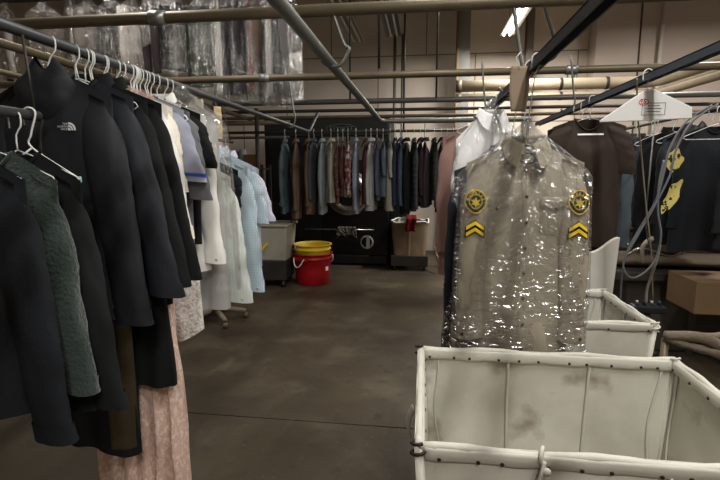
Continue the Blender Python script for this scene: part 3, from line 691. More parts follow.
for sd in (-1, 1):
    R_ = .046; xc = sd * (ug.w - .055 + .024); cz = -.215
    sp = shield(R_)
    po = ug.project([fine_poly(sp)], xc, cz, .010, sd).obj('shoulder_patch', M_pblk, ut, smooth=False); po['label'] = 'black and yellow shield shaped shoulder patch'
    ug.project([ring_poly(sp, sub_poly(sp, .91)), ring_poly(sub_poly(sp, .62), sub_poly(sp, .56))], xc, cz, .012, sd).obj('patch_border', M_pyel, po, smooth=False)
    ug.project(arc_letters('SHERIFF', R_ * .77, .017, PI * .88, PI * .12), xc, cz - .004, .0125, sd).obj('patch_lettering', M_pyel, po, smooth=False)
    star = [(R_ * .46 * (1 if k % 2 == 0 else .42) * math.sin(PI * k / 6), R_ * .46 * (1 if k % 2 == 0 else .42) * math.cos(PI * k / 6)) for k in range(12)]
    ug.project([fine_poly(star)], xc, cz - .002, .0125, sd).obj('patch_star', M_pyel, po, smooth=False)
    ch = []
    for q in range(2):
        z0 = cz - .070 - q * .024
        ch.append(([(-.032, z0 - cz - .022), (0, z0 - cz), (.032, z0 - cz - .022), (.032, z0 - cz - .036), (0, z0 - cz - .014), (-.032, z0 - cz - .036)], [(0, 1, 4, 5), (1, 2, 3, 4)]))
    c2 = [([(x * 1.12, z + (.002 if i < 3 else -.003)) for i, (x, z) in enumerate(ch[0][0])], ch[0][1])]
    c2 = [([(-.036, -.094), (0, -.070 + .004), (.036, -.094), (.036, -.136), (0, -.112), (-.036, -.136)], [(0, 1, 4, 5), (1, 2, 3, 4)])]
    ug.project(c2, xc, cz, .010, sd).obj('chevron_backing', M_pblk, ut, smooth=False)
    ug.project(ch, xc, cz, .012, sd).obj('rank_chevrons', M_pyel, ut, smooth=False)
# dark printed neck label at collar
mb = MB(); mb.tube([Vector((.028 * math.cos(a), -.048 + .004 * math.sin(a), -.055 + .018 * math.sin(a))) for a in [2 * PI * k / 20 for k in range(21)]], .003, 6)
mb.obj('collar_stay', M_bwire, ut)['label'] = 'black plastic collar support'
garment('uniform_shirt', 'second tan uniform shirt hidden close behind the plastic covered one', 'shirt', RX - .02, 1.985, 1.60, 0, 'shirt', M_tan2, GR, w=.21, hemw=.2, L=.70, sl=.66, lean=.02, t=.04, seed=42, short='second tan uniform shirt', ext=.215)
garment('navy_jacket', 'dark navy jacket in shiny plastic at the left side of tan uniform', 'jacket', RX - .05, 2.10, 1.58, 0, 'shirt', mat('navy_shiny', (36, 42, 52), .4, var=.15), GR, w=.225, hemw=.22, L=.90, sl=.80, lean=.04, t=.045, seed=43, short='dark navy jacket', ext=.235, cover=(M_film2, .98, .01, .0))
M_shirtw = mat('crisp_white', (236, 236, 236), .75, var=.03)
wt, wg = garment('dress_shirt', 'crisp white shirt in thin plastic behind the left shoulder of uniform', 'shirt', RX - .045, 2.72, 1.81, .3, 'shirt', M_shirtw, GR, w=.20, hemw=.2, L=.92, sl=.64, lean=.03, sa=.06, t=.055, lod=2, seed=44, slope=.95, short='crisp white shirt', ext=.005, cover=(M_film_thin, 1.06, .015, .0))
garment('robe', 'dusty pink long robe left of the crisp white shirt', 'robe', RX - .07, 3.2, RZ - .11, .1, 'sweater', mat('dusty_pink', (142, 112, 104), .85, var=.1), GR, w=.22, hemw=.235, L=1.0, sl=.75, lean=.03, t=.06, lod=1, seed=45, slope=.5, short='dusty pink robe')
garment('grey_coat', 'dark grey coat just behind the dusty pink robe', 'coat', RX + .02, 3.42, RZ - .11, 0, 'coat', M_bl2, GR, w=.21, L=.85, sl=.62, t=.05, seed=46, short='dark grey coat')
GT = 'garments on the brown shirt rail'
M_brown = mat('brown_jersey', (56, 46, 40), .85, var=.06)
NT = TZ - .115
bt, bg = garment('tee_shirt', 'plain dark brown tee shirt with white size label, right of uniform', 'shirt', TX - .01, 3.15, NT, -.03, 'tee', M_brown, GT, trim=mat('brown_rib', (50, 41, 36), .85), w=.215, hemw=.21, L=.80, sl=.29, lean=.05, sa=.072, cuffw=.072, sb=.04, t=.06, lod=2, seed=51, slope=.36, neck=.085, drop=.07, short='brown tee shirt', ext=.015, fold=.02, ff=30)
bg.project([([(-.075, -.006), (.075, -.006), (.075, .004), (-.075, .004)], [(0, 1, 2, 3)])], 0, -.105, .012).obj('neck_fold', M_white, bt, smooth=False)['label'] = 'thin white strip below the neckline'
bg.project([([(-.022, -.005), (.022, -.005), (.022, .006), (-.022, .006)], [(0, 1, 2, 3)])], 0.0, -.052, -.02).obj('size_label', M_white, bt, smooth=False)['label'] = 'small white size label'
garment('trousers', 'black cloth garment whose hem shows just below the brown tee shirt', 'clothing', TX - .02, 3.3, NT, 0, 'dress', M_bl, GT, w=.2, hemw=.235, L=.88, t=.05, seed=52, short='black garment below the brown tee', lod=1)
garment('denim_shirt', 'slate blue shirt showing at the right edge of the brown tee shirt', 'shirt', TX + .13, 3.45, NT, 0, 'shirt', mat('slate_blue', (74, 84, 92), .8, var=.12), GT, w=.215, hemw=.22, L=.86, sl=.78, lean=.06, t=.05, seed=53, short='slate blue shirt')
# paper-cape hanger with print
ct = thing('hanger_cape', 'white paper hanger cover with red mark and printed box at upper right', 'hanger cover', (TX, 2.42, TZ), -.05)
MB().tube(curve([(-.02, 0, -.03), (-.02, 0, .006), (0, 0, .022), (.02, 0, .004), (.004, 0, -.03), (0, 0, -.085)], 6), .0028, 8).obj('hook', M_wire, ct)
cw, chh = .195, .155
front = [(-.012, -.075), (.03, -.07), (cw, -.155), (cw + .004, -.205), (0, -.212), (-cw, -.215), (-cw + .004, -.205)]
mb = MB(); mb.prism(front, -.006, .010); mb.obj('paper_cape', mat('cape_paper', (232, 232, 230), .8, var=.02), ct, smooth=False, bevel=.003)
M_ink = mat('ink_blue_black', (58, 62, 86), .8); M_red = mat('ink_red', (206, 44, 44), .8)
def rectring(x0, x1, z0, z1, t):
    o = [(x0, z0), (x1, z0), (x1, z1), (x0, z1)]; i = [(x0 + t, z0 + t), (x1 - t, z0 + t), (x1 - t, z1 - t), (x0 + t, z1 - t)]; return ring_poly(o, i)
def flat(polys, y, name, m, par, ox=0, oz=0):
    mb = MB()
    for v, f in polys: mb.add([(x + ox, y, z + oz) for x, z in v], f)
    return mb.obj(name, m, par, smooth=False)
P = [rectring(-.018, .082, -.188, -.132, .0022)]
for k, wd in enumerate((.05, .07, .06)):
    P.append(([(.032 - wd / 2, -.144 - .013 * k), (.032 + wd / 2, -.144 - .013 * k), (.032 + wd / 2, -.1465 - .013 * k), (.032 - wd / 2, -.1465 - .013 * k)], [(0, 1, 2, 3)]))
flat(P, -.0075, 'printed_box', M_ink, ct)
P = []
for chx, dx in (('9', -.008), ('6', .006)):
    v, f = text_verts(chx, .034); P.append(([(x * .8 - .008 + dx, y - .132) for x, y in v], f))
flat([([(x - .006, z + .006) for x, z in v], f) for v, f in P] + [ring_poly([(-.012 + .022 * math.cos(2*PI*k/20), -.128 + .015 * math.sin(2*PI*k/20)) for k in range(20)], [(-.012 + .019 * math.cos(2*PI*k/20), -.128 + .012 * math.sin(2*PI*k/20)) for k in range(20)])], -.0078, 'red_mark', M_red, ct)

# far right dark garments
GQ = 'garments on the far right rail'
NQ = QZ - .10
for Y, lb, m, kind, sh, kw in (
    (5.2, 'grey jacket at the far end of the far right rail', mat('grey_cloth', (96, 94, 96), .8), 'coat', 'far grey jacket', dict(sl=.62, L=.8)),
    (4.85, 'dark grey jacket with small red mark, behind the cords', mat('grey_tweed', (72, 70, 72), .9, bump=.3, bscale=150, pattern=[('blot', 90, .5, .6, (98, 98, 100))]), 'coat', 'dark grey tweed jacket', dict(sl=.62, L=.8)),
    (4.55, 'speckled charcoal sweater on the far right rail', mat('charcoal_speckle', (48, 50, 54), .9, pattern=[('blot', 120, .55, .6, (88, 90, 94))]), 'sweater', 'speckled charcoal sweater', dict(sl=.6, L=.85)),
    (4.2, 'black plain long coat on the far right rail', M_bl, 'coat', 'plain black long coat', dict(sl=.7, L=.92)),
    (3.95, 'black zipped jacket on the far right rail', mat('black_nylon', (32, 34, 38), .5), 'jacket', 'black zipped jacket', dict(sl=.66, L=.88)),
    (3.7, 'dark blue black sweater second nearest on the far right rail', M_navyk, 'sweater', 'blue black sweater', dict(sl=.66, L=.9))):
    t_, g3 = garment('jacket' if kind != 'sweater' else 'sweater', lb, 'jacket' if kind != 'sweater' else 'sweater', QX + (.03 if Y < 4 else -.01), Y, NQ, 0, kind, m, GQ, w=.225, hemw=.245, t=.06, seed=int(Y * 10), slope=.4, short=sh, lean=.03, **kw)
    if abs(Y - 4.85) < .01: g3.project([blob(0, 0, .022, 1, 4)], -.17, -.15, .012).obj('red_badge', M_red, t_, smooth=False)['label'] = 'small red mark'
yt, yg = garment('printed_jacket', 'black sweatshirt with pale yellow sleeve patches at the right edge', 'jacket', QX + .14, 3.35, NQ - .03, 0, 'hoodie', mat('black_fleece', (30, 31, 32), .9), GQ, w=.22, hemw=.24, L=.8, sl=.62, lean=.04, t=.06, lod=2, seed=61, slope=.42, short='black sweatshirt with yellow print', ext=.03)
M_yel = mat('pale_yellow_print', (205, 190, 112), .85, var=.15, pattern=[('blot', 30, .58, .62, (40, 38, 30))])
def rag(w_, h, sd):
    n = 26; return fine_poly([(w_ * math.cos(2*PI*k/n) * (1 + .18 * math.sin(5 * 2*PI*k/n + sd)), h * math.sin(2*PI*k/n) * (1 + .15 * math.cos(4 * 2*PI*k/n + sd))) for k in range(n)])
p1_ = at(677, 160, 3.3); p2_ = at(674, 197, 3.3)
yg.project([rag(.05, .07, 1)], p1_.x - QX - .14, p1_.z - NQ + .03, .02).obj('yellow_print', M_yel, yt, smooth=False)['label'] = 'pale yellow printed patch'
yg.project([([(x + z * .35, z) for x, z in rag(.04, .11, 2)[0]], rag(.04, .11, 2)[1])], p2_.x - QX - .14, p2_.z - NQ + .03, .02).obj('yellow_print', M_yel, yt, smooth=False)['label'] = 'pale yellow printed patch'
o = hanger(QX + .02, 2.95, -.1, QZ, 'x', half=.2, r=.003); o['label'] = 'bare white wire hanger at the near end of the far right rail'
for k in range(5):
    o = hanger(QX, 3.5 + k * .42 + .1, .15 * (k % 3 - 1), QZ, 'x', half=.2, r=.0028); o['label'] = 'spare white wire hanger among the dark jackets on the far right rail'; o['group'] = 'spare hangers on the far right rail'

# ------------------------------------------------------------ BACK RACK garments (seen edge on)
GB = 'garments on the back rack'
def F_(n, c, **k): return mat(n, tuple(v * .9 for v in c), .85, **k)
RK = [ # px, top, bottom, rgb/mat, short, kind, rz deg, sleeve
 (285, 139, 212, F_('teal_grey', (96, 110, 116), var=.2, pattern=[('blot', 9, .5, .6, (76, 88, 96))]), 'teal grey shirt, leftmost of the row', 'shirt', 70, .62),
 (296, 140, 219, F_('khaki_a', (116, 98, 82)), 'khaki brown uniform shirt with yellow sleeve mark', 'shirt', 62, .66),
 (309, 143, 217, F_('khaki_b', (108, 90, 72)), 'narrow khaki shirt right of the other khaki one', 'shirt', 80, .62),
 (314, 144, 206, F_('slate_dark', (70, 74, 80)), 'dark slate shirt tucked between khaki and pale blue', 'shirt', 84, .55),
 (322, 138, 212, F_('pale_blue', (146, 156, 162)), 'pale blue grey shirt above the washer door edge', 'shirt', 72, .62),
 (331, 142, 204, F_('cream_shirt', (168, 164, 150)), 'cream shirt left of the red patterned one', 'shirt', 74, .58),
 (338, 146, 210, F_('rust_floral', (112, 84, 74), pattern=[('cell', 28, .0, .45, (84, 50, 44)), ('blot', 40, .6, .64, (170, 150, 116))]), 'rust red patterned shirt', 'sweater', 66, .5),
 (343, 148, 203, F_('coral_dark', (84, 56, 52), pattern=[('blot', 8, .62, .66, (176, 92, 74))]), 'coral collared dark red blouse', 'sweater', 78, .4),
 (348, 150, 206, F_('white_floral', (196, 186, 178), pattern=[('cell', 20, .50, .62, (112, 52, 56))]), 'white blouse with dark red flowers', 'sweater', 80, .5),
 (356, 142, 216, F_('light_blue', (152, 160, 180)), 'smooth light lavender blue shirt in mid row', 'shirt', 70, .66),
 (366, 142, 206, F_('maroon', (84, 50, 50)), 'maroon shirt right of the lavender blue one', 'shirt', 80, .58),
 (371, 142, 213, F_('greywhite', (176, 174, 170)), 'thin grey white shirt right of the maroon one', 'shirt', 84, .6),
 (377, 143, 204, F_('navy_check', (92, 96, 118), pattern=[('x', 30, .15, (58, 62, 84)), ('z', 30, .15, (58, 62, 84)), ('y', 30, .15, (58, 62, 84))]), 'blue checked shirt', 'shirt', 68, .5),
 (383, 143, 200, F_('bluegrey', (98, 106, 122)), 'blue grey short sleeved shirt', 'tee', 74, .3),
 (390, 142, 213, F_('ivory', (170, 166, 152)), 'ivory short sleeved shirt', 'tee', 60, .32),
 (395, 144, 210, F_('ink_navy', (44, 52, 74)), 'ink navy shirt right of the ivory one', 'shirt', 82, .6),
 (400, 143, 210, F_('mid_blue', (72, 84, 102)), 'mid blue shirt', 'shirt', 84, .6),
 (406, 141, 216, M_bl, 'first black coat right of the mid blue shirt', 'coat', 74, .64),
 (414, 142, 214, F_('dark_plaid', (50, 54, 58), pattern=[('x', 14, .2, (78, 82, 86)), ('z', 14, .2, (78, 82, 86)), ('y', 14, .2, (78, 82, 86))]), 'charcoal plaid shirt', 'shirt', 64, .64),
 (420, 145, 208, F_('wine', (60, 36, 42)), 'narrow wine red shirt', 'shirt', 84, .5),
 (425, 142, 210, F_('aubergine', (52, 44, 52)), 'dark aubergine shirt', 'shirt', 76, .62),
 (434, 145, 206, F_('grey_plaid', (84, 84, 80), pattern=[('x', 14, .2, (54, 56, 56)), ('z', 14, .2, (54, 56, 56)), ('y', 14, .2, (54, 56, 56))]), 'mid grey plaid shirt', 'shirt', 70, .62),
 (441, 143, 216, M_bl2, 'second black coat beside the grey plaid shirt', 'coat', 80, .64),
 (447, 141, 218, M_bl, 'third black coat beside the dark navy one', 'coat', 78, .66),
 (453, 143, 216, F_('night_navy', (34, 40, 54)), 'dark navy coat at the right end', 'coat', 74, .64),
 (461, 143, 214, M_jk2, 'charcoal coat partly behind the dusty pink robe', 'coat', 74, .64),
 (470, 143, 214, M_bl, 'black coat behind the crisp white shirt', 'coat', 74, .64),
]
for i, (px, pt_, pb, m, sh, kind, rz, sl) in enumerate(RK):
    a = at(px, pt_, BY); b = at(px, pb, BY)
    L_ = max(.7, (a.z - b.z) * .97); sx = 1 if i % 2 else 1
    nm = {'shirt': 'shirt', 'sweater': 'blouse', 'tee': 'short_sleeved_shirt', 'coat': 'coat'}[kind]
    art = sh if sh[0] != ' ' else sh
    t_, g3 = garment(nm, sh + (' on the back rack' if len(sh.split()) < 12 else ''), nm.split('_')[-1], a.x, BY, BZ + .018 - .135, math.radians(-(90 - (90 - rz) * .4) + (i * 37 % 11) - 5), kind, m, GB,
        w=.20, hemw=.22, L=L_ * 1.0, sl=sl * 1.22, sa=.085, lean=.05, t=.035 + .015 * (i % 3), sb=.034, seed=100 + i, lod=1 if i < 3 else 0, short=sh.split(',')[0] + ' on the back rack', ext=.035, slope=.45, swing=.02)
    if px == 296:
        g3.project([blob(0, 0, .03, 1.2, 2), blob(.01, -.10, .02, 1.6, 5)], .19, -.26, .012, 1).obj('sleeve_badge', M_pyel, t_, smooth=False)
        g3.project([blob(0, 0, .03, 1.2, 2), blob(.01, -.10, .02, 1.6, 5)], -.19, -.26, .012, -1).obj('sleeve_badge', M_pyel, t_, smooth=False)

# ------------------------------------------------------------ UPPER LEFT: clothes in plastic on a high rail
HZ = 3.18; HY = 4.45
M_hi = F_('hi_black', (38, 38, 40)); 
GH = 'plastic covered clothes on the high rail'
htube('clothes_rail', 'high rail at upper left carrying the plastic covered clothes', 'rail', [(-4.6, HY, HZ), (at(306, 10, HY).x, HY, HZ)], .02, M_dark)
for x_ in (-4.2, -2.6, -1.35):
    tag(MB().tube([(x_, HY, HZ), (x_, HY, ZC)], .012, 8).obj('hanging_rod', M_dark), 'thin rod holding the high rail, at x %s' % {-4.2: 'far left end', -2.6: 'its middle', -1.35: 'its right end'}[x_].replace('x ', ''), 'rod')
for o in bpy.data.objects:
    if o.get('label', '').startswith('thin rod holding the high rail'): o['label'] = o['label'].replace(', at x', ', at')
HI = [(12, 78, (150, 146, 138), 'beige', 40), (48, 80, (120, 110, 98), 'taupe', 25), (76, 72, (176, 172, 164), 'pale grey', 50), (92, 66, (110, 104, 96), 'dull brown', 70), (114, 62, (34, 34, 36), 'wide black', 12),
      (136, 98, (176, 168, 158), 'ivory', 70), (152, 46, (48, 40, 42), 'short dark plum', 40), (170, 74, (36, 35, 34), 'black brown', 30), (184, 76, (50, 50, 50), 'charcoal', 75), (206, 92, (52, 66, 54), 'dark green', 14), (221, 100, (190, 186, 178), 'white', 65),
      (231, 100, (84, 78, 80), 'mauve grey', 75), (238, 76, (54, 46, 50), 'dark purple', 60), (246, 100, (40, 44, 58), 'navy', 75), (254, 100, (112, 42, 46), 'crimson', 78), (262, 102, (128, 104, 90), 'tan', 75), (270, 104, (196, 190, 182), 'cream white', 70), (278, 100, (46, 52, 66), 'blue black', 72), (286, 104, (120, 116, 116), 'ash grey', 70), (289, 98, (86, 88, 92), 'steel grey', 65)]
for i, (px, pb, c, nm, rz) in enumerate(HI):
    b = at(px, pb, HY); L_ = HZ - .11 - b.z
    kind = 'dress' if i % 3 else 'coat'
    garment('covered_garment', '%s garment in crinkled clear plastic on the high rail' % nm, 'garment', b.x, HY + .03 * (i % 2), HZ - .09, math.radians(rz * (1 if i % 2 else -1)), kind, F_('hi_' + nm.replace(' ', '_'), c), GH,
        w=.17, hemw=.18 if rz < 20 else .15, L=L_ * .96, sl=.6, t=.035, seed=200 + i, lod=0, short='%s covered garment' % nm, slope=.45, cover=(M_film2, L_ + .03, .01, .0), lean=.0)

# ------------------------------------------------------------ BACK: big dark machine
def bbox(name, m, par, a, b, bev=.006, lab=None):
    o = MB().box(a, b).obj(name, m, par, smooth=False, bevel=bev)
    if lab: o['label'] = lab
    return o
MY = 7.5
M_mac = mat('machine_black_green', (20, 22, 20), .45, var=.2, vscale=3, bump=.05); M_mac2 = mat('machine_panel_dark', (26, 28, 26), .5, var=.2)
M_chrome = mat('worn_chrome', (180, 178, 172), .25, .9, var=.1)
xl, xr = at(266, 200, MY).x, at(407, 200, MY).x; xr2 = at(389, 200, MY).x
zt = at(320, 117, MY).z
mt = thing('dry_cleaning_machine', 'large dark machine with round chrome porthole behind the back rack', 'machine', ((xl + xr) / 2, MY, 0))
ox = -(xl + xr) / 2
bbox('cabinet', M_mac, mt, (xl + ox, .0, .0), (xr2 + ox, 1.1, zt), .02)
bbox('side_housing', M_mac2, mt, (xr2 + ox + .005, .15, 0), (xr + ox, 1.05, at(395, 142, MY).z), .015)
bbox('base_plinth', M_mac2, mt, (xl + ox + .02, -.09, .03), (xr2 + ox - .02, -.005, .16), .01)
zh = at(320, 128, MY).z
bbox('header_panel', M_mac2, mt, (xl + ox + .03, -.025, zh - .13), (xr2 + ox - .02, -.002, zh + .13), .01)
M_gp = mat('grey_notice', (92, 89, 80), .7, var=.15, pattern=[('blot', 30, .58, .64, (70, 68, 60))])
for a_, b_ in (((323, 137), (346, 160)), ((350, 137), (370, 160)), ((373, 139), (384, 152))):
    p, q = at(a_[0], a_[1], MY), at(b_[0], b_[1], MY); bbox('notice_panel', M_gp, mt, (p.x + ox, -.018, q.z), (q.x + ox, -.002, p.z), .003, 'pale grey notice plate')
# header lettering: looping script in an oval
c = at(341, 128.5, MY - .03); mb = MB(); rw, rh = .235, .068
mb.tube([(c.x + ox + rw * math.cos(2*PI*k/40), -.03, c.z + rh * math.sin(2*PI*k/40)) for k in range(41)], .006, 6)
sc = mb.obj('oval_badge', mat('faded_badge', (84, 90, 84), .5), mt); sc['label'] = 'faded oval badge with looping script'
mb = MB(); pts = []
for k in range(90):
    q = k / 89; pts.append((c.x + ox - .19 + .38 * q + .016 * math.sin(q * 44), -.032, c.z + .028 * math.cos(q * 44) + .008 * math.sin(q * 9)))
mb.tube(pts, .005, 6); mb.obj('badge_script', MATS['faded_badge'], sc)
# porthole
c = at(348, 193, MY); cx, cz = c.x + ox, c.z
d = MB().lathe([(.20, -.02), (.215, -.07), (.25, -.085), (.285, -.08), (.30, -.05), (.345, -.035), (.37, -.02), (.37, 0)], 64, (cx, 0, cz), 'y').obj('porthole_door', M_chrome, mt); d['label'] = 'round chrome porthole door'
g2 = MB().lathe([(0, -.035), (.1, -.04), (.205, -.045)], 48, (cx, 0, cz), 'y').obj('porthole_glass', mat('dark_glass', (34, 34, 36), .1, spec=.6), d)
bbox('door_handle', M_chrome, d, (cx + .35, -.07, cz - .05), (cx + .40, -.03, cz + .05), .008)
bbox('door_hinge', M_mac2, d, (cx - .42, -.05, cz - .09), (cx - .35, -.01, cz + .09), .008)
# horizontal rail
a_, b_ = at(305, 229, MY - .12), at(374, 227.5, MY - .12)
rl = MB().tube([(a_.x + ox, -.12, a_.z), (b_.x + ox, -.12, a_.z)], .014, 12).obj('grab_rail', M_chrome, mt)
for xx in (a_.x + ox + .12, b_.x + ox - .05): MB().tube([(xx, -.12, a_.z), (xx, 0, a_.z)], .010, 8).obj('rail_bracket', M_chrome, rl)
c = at(367, 242, MY); mb = MB()
em = MB().lathe([(.085, -.036), (.108, -.036), (.108, -.002), (.085, -.002), (.085, -.036)], 36, (c.x + ox, 0, c.z), 'y').obj('round_emblem', mat('emblem_white', (170, 170, 164), .5), mt); em['label'] = 'pale ring emblem with vertical bar'
MB().box((c.x + ox - .008, -.040, c.z - .10), (c.x + ox + .045, -.004, c.z + .10)).obj('emblem_bar', MATS['emblem_white'], em, smooth=False)
# lower doors/vents on cabinet
for x0, x1, z0, z1 in ((xl + ox + .08, cx - .45, .25, 1.0), (cx + .45, xr2 + ox - .04, .95, 1.7), (cx - .30, cx + .33, .22, .42)):
    vp = bbox('access_panel', M_mac2, mt, (x0, -.014, z0), (x1, -.002, z1), .004)
    k = MB()
    for j in range(5): k.box((x0 + .03, -.022, z0 + .05 + j * .03), (x1 - .03, -.015, z0 + .06 + j * .03))
    k.obj('louvres', M_mac, vp, smooth=False)
k = MB().lathe([(0, -.04), (.02, -.04), (.024, -.002)], 16, (at(380, 131, MY).x + ox, 0, at(380, 131, MY).z), 'y').obj('indicator_lamp', mat('amber_lens', (190, 96, 50), .4), mt); k['label'] = 'small orange indicator lamp'
# crumpled rag on rail
def rag_obj(name, label, c, w_, h, m, seed, amp=.05):
    mb = MB(); of = Vector((seed, seed * 2, 0))
    def f(a, v):
        x = (a - .5) * w_ * (1 - .35 * v * (1 if seed % 2 else .5)); side = 1 if v < .5 else -1
        q = abs(v - .5) * 2; n = noise.noise(Vector((x * 16, v * 5, 0)) + of); n2 = noise.noise(Vector((x * 30, v * 12, 5)) + of)
        hh = h * (1 if v < .5 else .7) * (.8 + .6 * noise.noise(Vector((x * 8, 7, side)) + of))
        return Vector((c[0] + x + .02 * n2, c[1] - side * (.018 + .03 * q * 0 + amp * abs(n) * q + .012), c[2] + .02 - hh * q + .01 * n2)) if q > .08 else Vector((c[0] + x, c[1] - side * .01, c[2] + .022))
    mb.grid(f, 40, 36); o = mb.obj(name, m, None, solid=.003); tag(o, label, 'cloth'); return o
p = at(347, 228, MY - .12)
rag_obj('crumpled_rag', 'crumpled grey patterned rag draped over the rail of the dark machine', (p.x, MY - .12, p.z), .34, .20, F_('rag_cloth', (128, 122, 114), pattern=[('blot', 22, .5, .55, (56, 54, 54))]), 5, .07)

# ------------------------------------------------------------ tubs, bin, hamper
def tub(name, label, x, y, r0, r1, h, m, mrim, group, z=0, rope=True, rz=0, bottom=True):
    t = thing(name, label, 'bucket', (x, y, z), rz, group)
    pr = [(0, 0), (r0 * .96, 0), (r0, .012), (r0 + (r1 - r0) * .45, h * .45), (r1 - .004, h - .075), (r1 + .006, h - .07), (r1 + .008, h - .06), (r1 - .001, h - .055), (r1, h - .012)]
    pr += [(r1 + .016, h - .010), (r1 + .018, h), (r1 - .006, h), (r1 - .010, h - .03), (r0 - .006, .02), (0, .02)]
    MB().lathe(pr, 56).obj('bucket_wall', m, t)
    if rope:
        for s in (-1, 1):
            a0 = -.32; P = []
            pts = [(s * (r1 + .0), -.09, h - .055), (s * (r1 + .02), -.085, h - .06), (s * (r1 + .045), -.05, h - .13), (s * (r1 + .05), 0, h - .16), (s * (r1 + .045), .05, h - .13), (s * (r1 + .02), .085, h - .06), (s * r1, .09, h - .055)]
            MB().tube(curve(pts, 6), .008, 10).obj('rope_handle', M_white, t)
            MB().box((s * r1 - .012, -.12, h - .09), (s * r1 + .022, .12, h - .035)).obj('handle_block', m, t, smooth=False, bevel=.008)
    return t
bp = atz(313, 286, 0); bY = bp.y + .2; bx_ = at(313, 286, bY).x
M_redp = mat('red_plastic', (160, 22, 30), .38, var=.08, vscale=5); M_yelp = mat('yellow_plastic', (222, 190, 56), .4, var=.08, vscale=5, pattern=[('blot', 7, .62, .68, (180, 160, 90))])
rb = tub('muck_bucket', 'large red plastic bucket with white rope handles on the floor', bx_, bY, .225, .258, .42, M_redp, None, 'nested floor buckets', 0, True, math.radians(62))
MB().box((-.022, -.258, .2), (.022, -.244, .25)).obj('price_sticker', M_white, rb, smooth=False)['label'] = 'small white sticker'
rb.children[-1].rotation_euler = (0, 0, math.radians(-14))
yb = tub('muck_bucket', 'yellow plastic bucket nested inside the red one, its rim above', bx_, bY, .20, .246, .42, M_yelp, None, 'nested floor buckets', .12, False, .4)
MB().tube(curve([(-.10, .20, .36), (-.12, .235, .395), (-.145, .20, .43), (-.09, .17, .435), (-.12, .13, .42), (-.17, .12, .41), (-.19, .14, .36)], 6), .008, 10).obj('rope_handle', M_white, yb)
q = MB(); q.grid(lambda a, v: Vector((.2295 * math.cos(-1.1 + .9 * a), .2295 * math.sin(-1.1 + .9 * a), .345 + .04 * v)), 12, 3)
q.obj('lettering_patch', mat('faded_grey_print', (150, 146, 128), .6, var=.3, vscale=50), yb)['label'] = 'faded grey print inside the rim'
yb.children[-1].rotation_euler = (0, 0, math.radians(80))
# white plastic bin left of the machine
a_, b_ = at(246, 230, 5.9), at(290, 260, 5.9)
bnt = thing('storage_bin', 'off white plastic bin with lid on a dark stand left of machine', 'bin', ((a_.x + b_.x) / 2, 6.0, 0))
hw = (b_.x - a_.x) / 2; z0, z1 = b_.z, at(290, 226, 5.9).z
M_bin = mat('offwhite_plastic', (168, 164, 152), .5, var=.1)
mb = MB(); mb.add([(-hw*.9, -.2, z0), (hw*.9, -.2, z0), (hw*.9, .2, z0), (-hw*.9, .2, z0), (-hw, -.24, z1), (hw, -.24, z1), (hw, .24, z1), (-hw, .24, z1)], [(0,3,2,1),(4,5,6,7),(0,1,5,4),(1,2,6,5),(2,3,7,6),(3,0,4,7)])
mb.obj('bin_body', M_bin, bnt, smooth=False, bevel=.02)
bbox('bin_lid', M_bin, bnt, (-hw - .02, -.265, z1), (hw + .02, .265, z1 + .035), .012)
bbox('bin_stand', M_dark, bnt, (-hw * .9, -.2, .10), (hw * .9, .2, z0 - .002), .01)
for sx in (-1, 1):
    for sy in (-1, 1): MB().lathe([(0, -.015), (.045, -.015), (.05, 0), (.045, .015), (0, .015)], 20, (sx * hw * .75, sy * .15, .05), 'x').obj('caster_wheel', M_dark, bnt)
q = at(272, 243, 5.74); MB().add([(-.16, -.245, z0 + .05), (0.02, -.245, z0 + .24), (.06, -.245, z0 + .24), (-.10, -.245, z0 + .05)], [(0, 1, 2, 3)]).obj('yellow_stripe', M_pyel, bnt, smooth=False)['label'] = 'yellow sticker stripe'
# hamper at back
a_, b_ = at(391, 222, 7.1), at(428, 256, 7.1)
ht = thing('laundry_hamper', 'beige canvas laundry hamper on a low dark dolly under the back rack', 'hamper', ((a_.x + b_.x) / 2, 7.35, 0))
hw = (b_.x - a_.x) / 2; z1 = a_.z; z0 = b_.z; M_ham = mat('beige_canvas', (142, 122, 98), .9, var=.12, vscale=8, bump=.2, bscale=90)
mb = MB()
def hf(a, v):
    th = a * 2 * PI; cx_, sx_ = math.cos(th), math.sin(th); p_ = .35
    x = hw * (.88 + .12 * v) * math.copysign(abs(cx_) ** p_, cx_); y = .25 * math.copysign(abs(sx_) ** p_, sx_)
    n = noise.noise(Vector((x * 6, y * 6, v * 3))); return Vector((x + .015 * n, y + .02 * n * (1 - v * .5), z0 + (z1 - z0) * v + .012 * math.sin(th * 4) * v))
mb.grid(hf, 72, 16, True); mb.obj('canvas_sling', M_ham, ht)
mb = MB(); mb.tube([hf(k / 40, 1) for k in range(41)], .013, 8); mb.obj('rim_roll', M_white, ht)
MB().box((-.012, -.262, z0), (.012, -.245, z1)).obj('seam_strip', mat('seam_light', (176, 158, 134), .8), ht, smooth=False)
bbox('dolly_base', M_dark, ht, (-hw, -.27, .07), (hw, .27, z0), .012)
for sx in (-1, 1):
    for sy in (-1, 1): MB().lathe([(0, -.015), (.035, -.015), (.038, 0), (.035, .015), (0, .015)], 20, (sx * hw * .8, sy * .2, .038), 'x').obj('caster_wheel', M_dark, ht)
mb = MB(); mb.grid(lambda a, v: Vector(((a - .5) * hw * 1.7, (v - .5) * .4, z1 - .04 + .09 * math.sin(PI * a) * math.sin(PI * v) + .05 * noise.noise(Vector((a * 5, v * 5, 3))))), 24, 20)
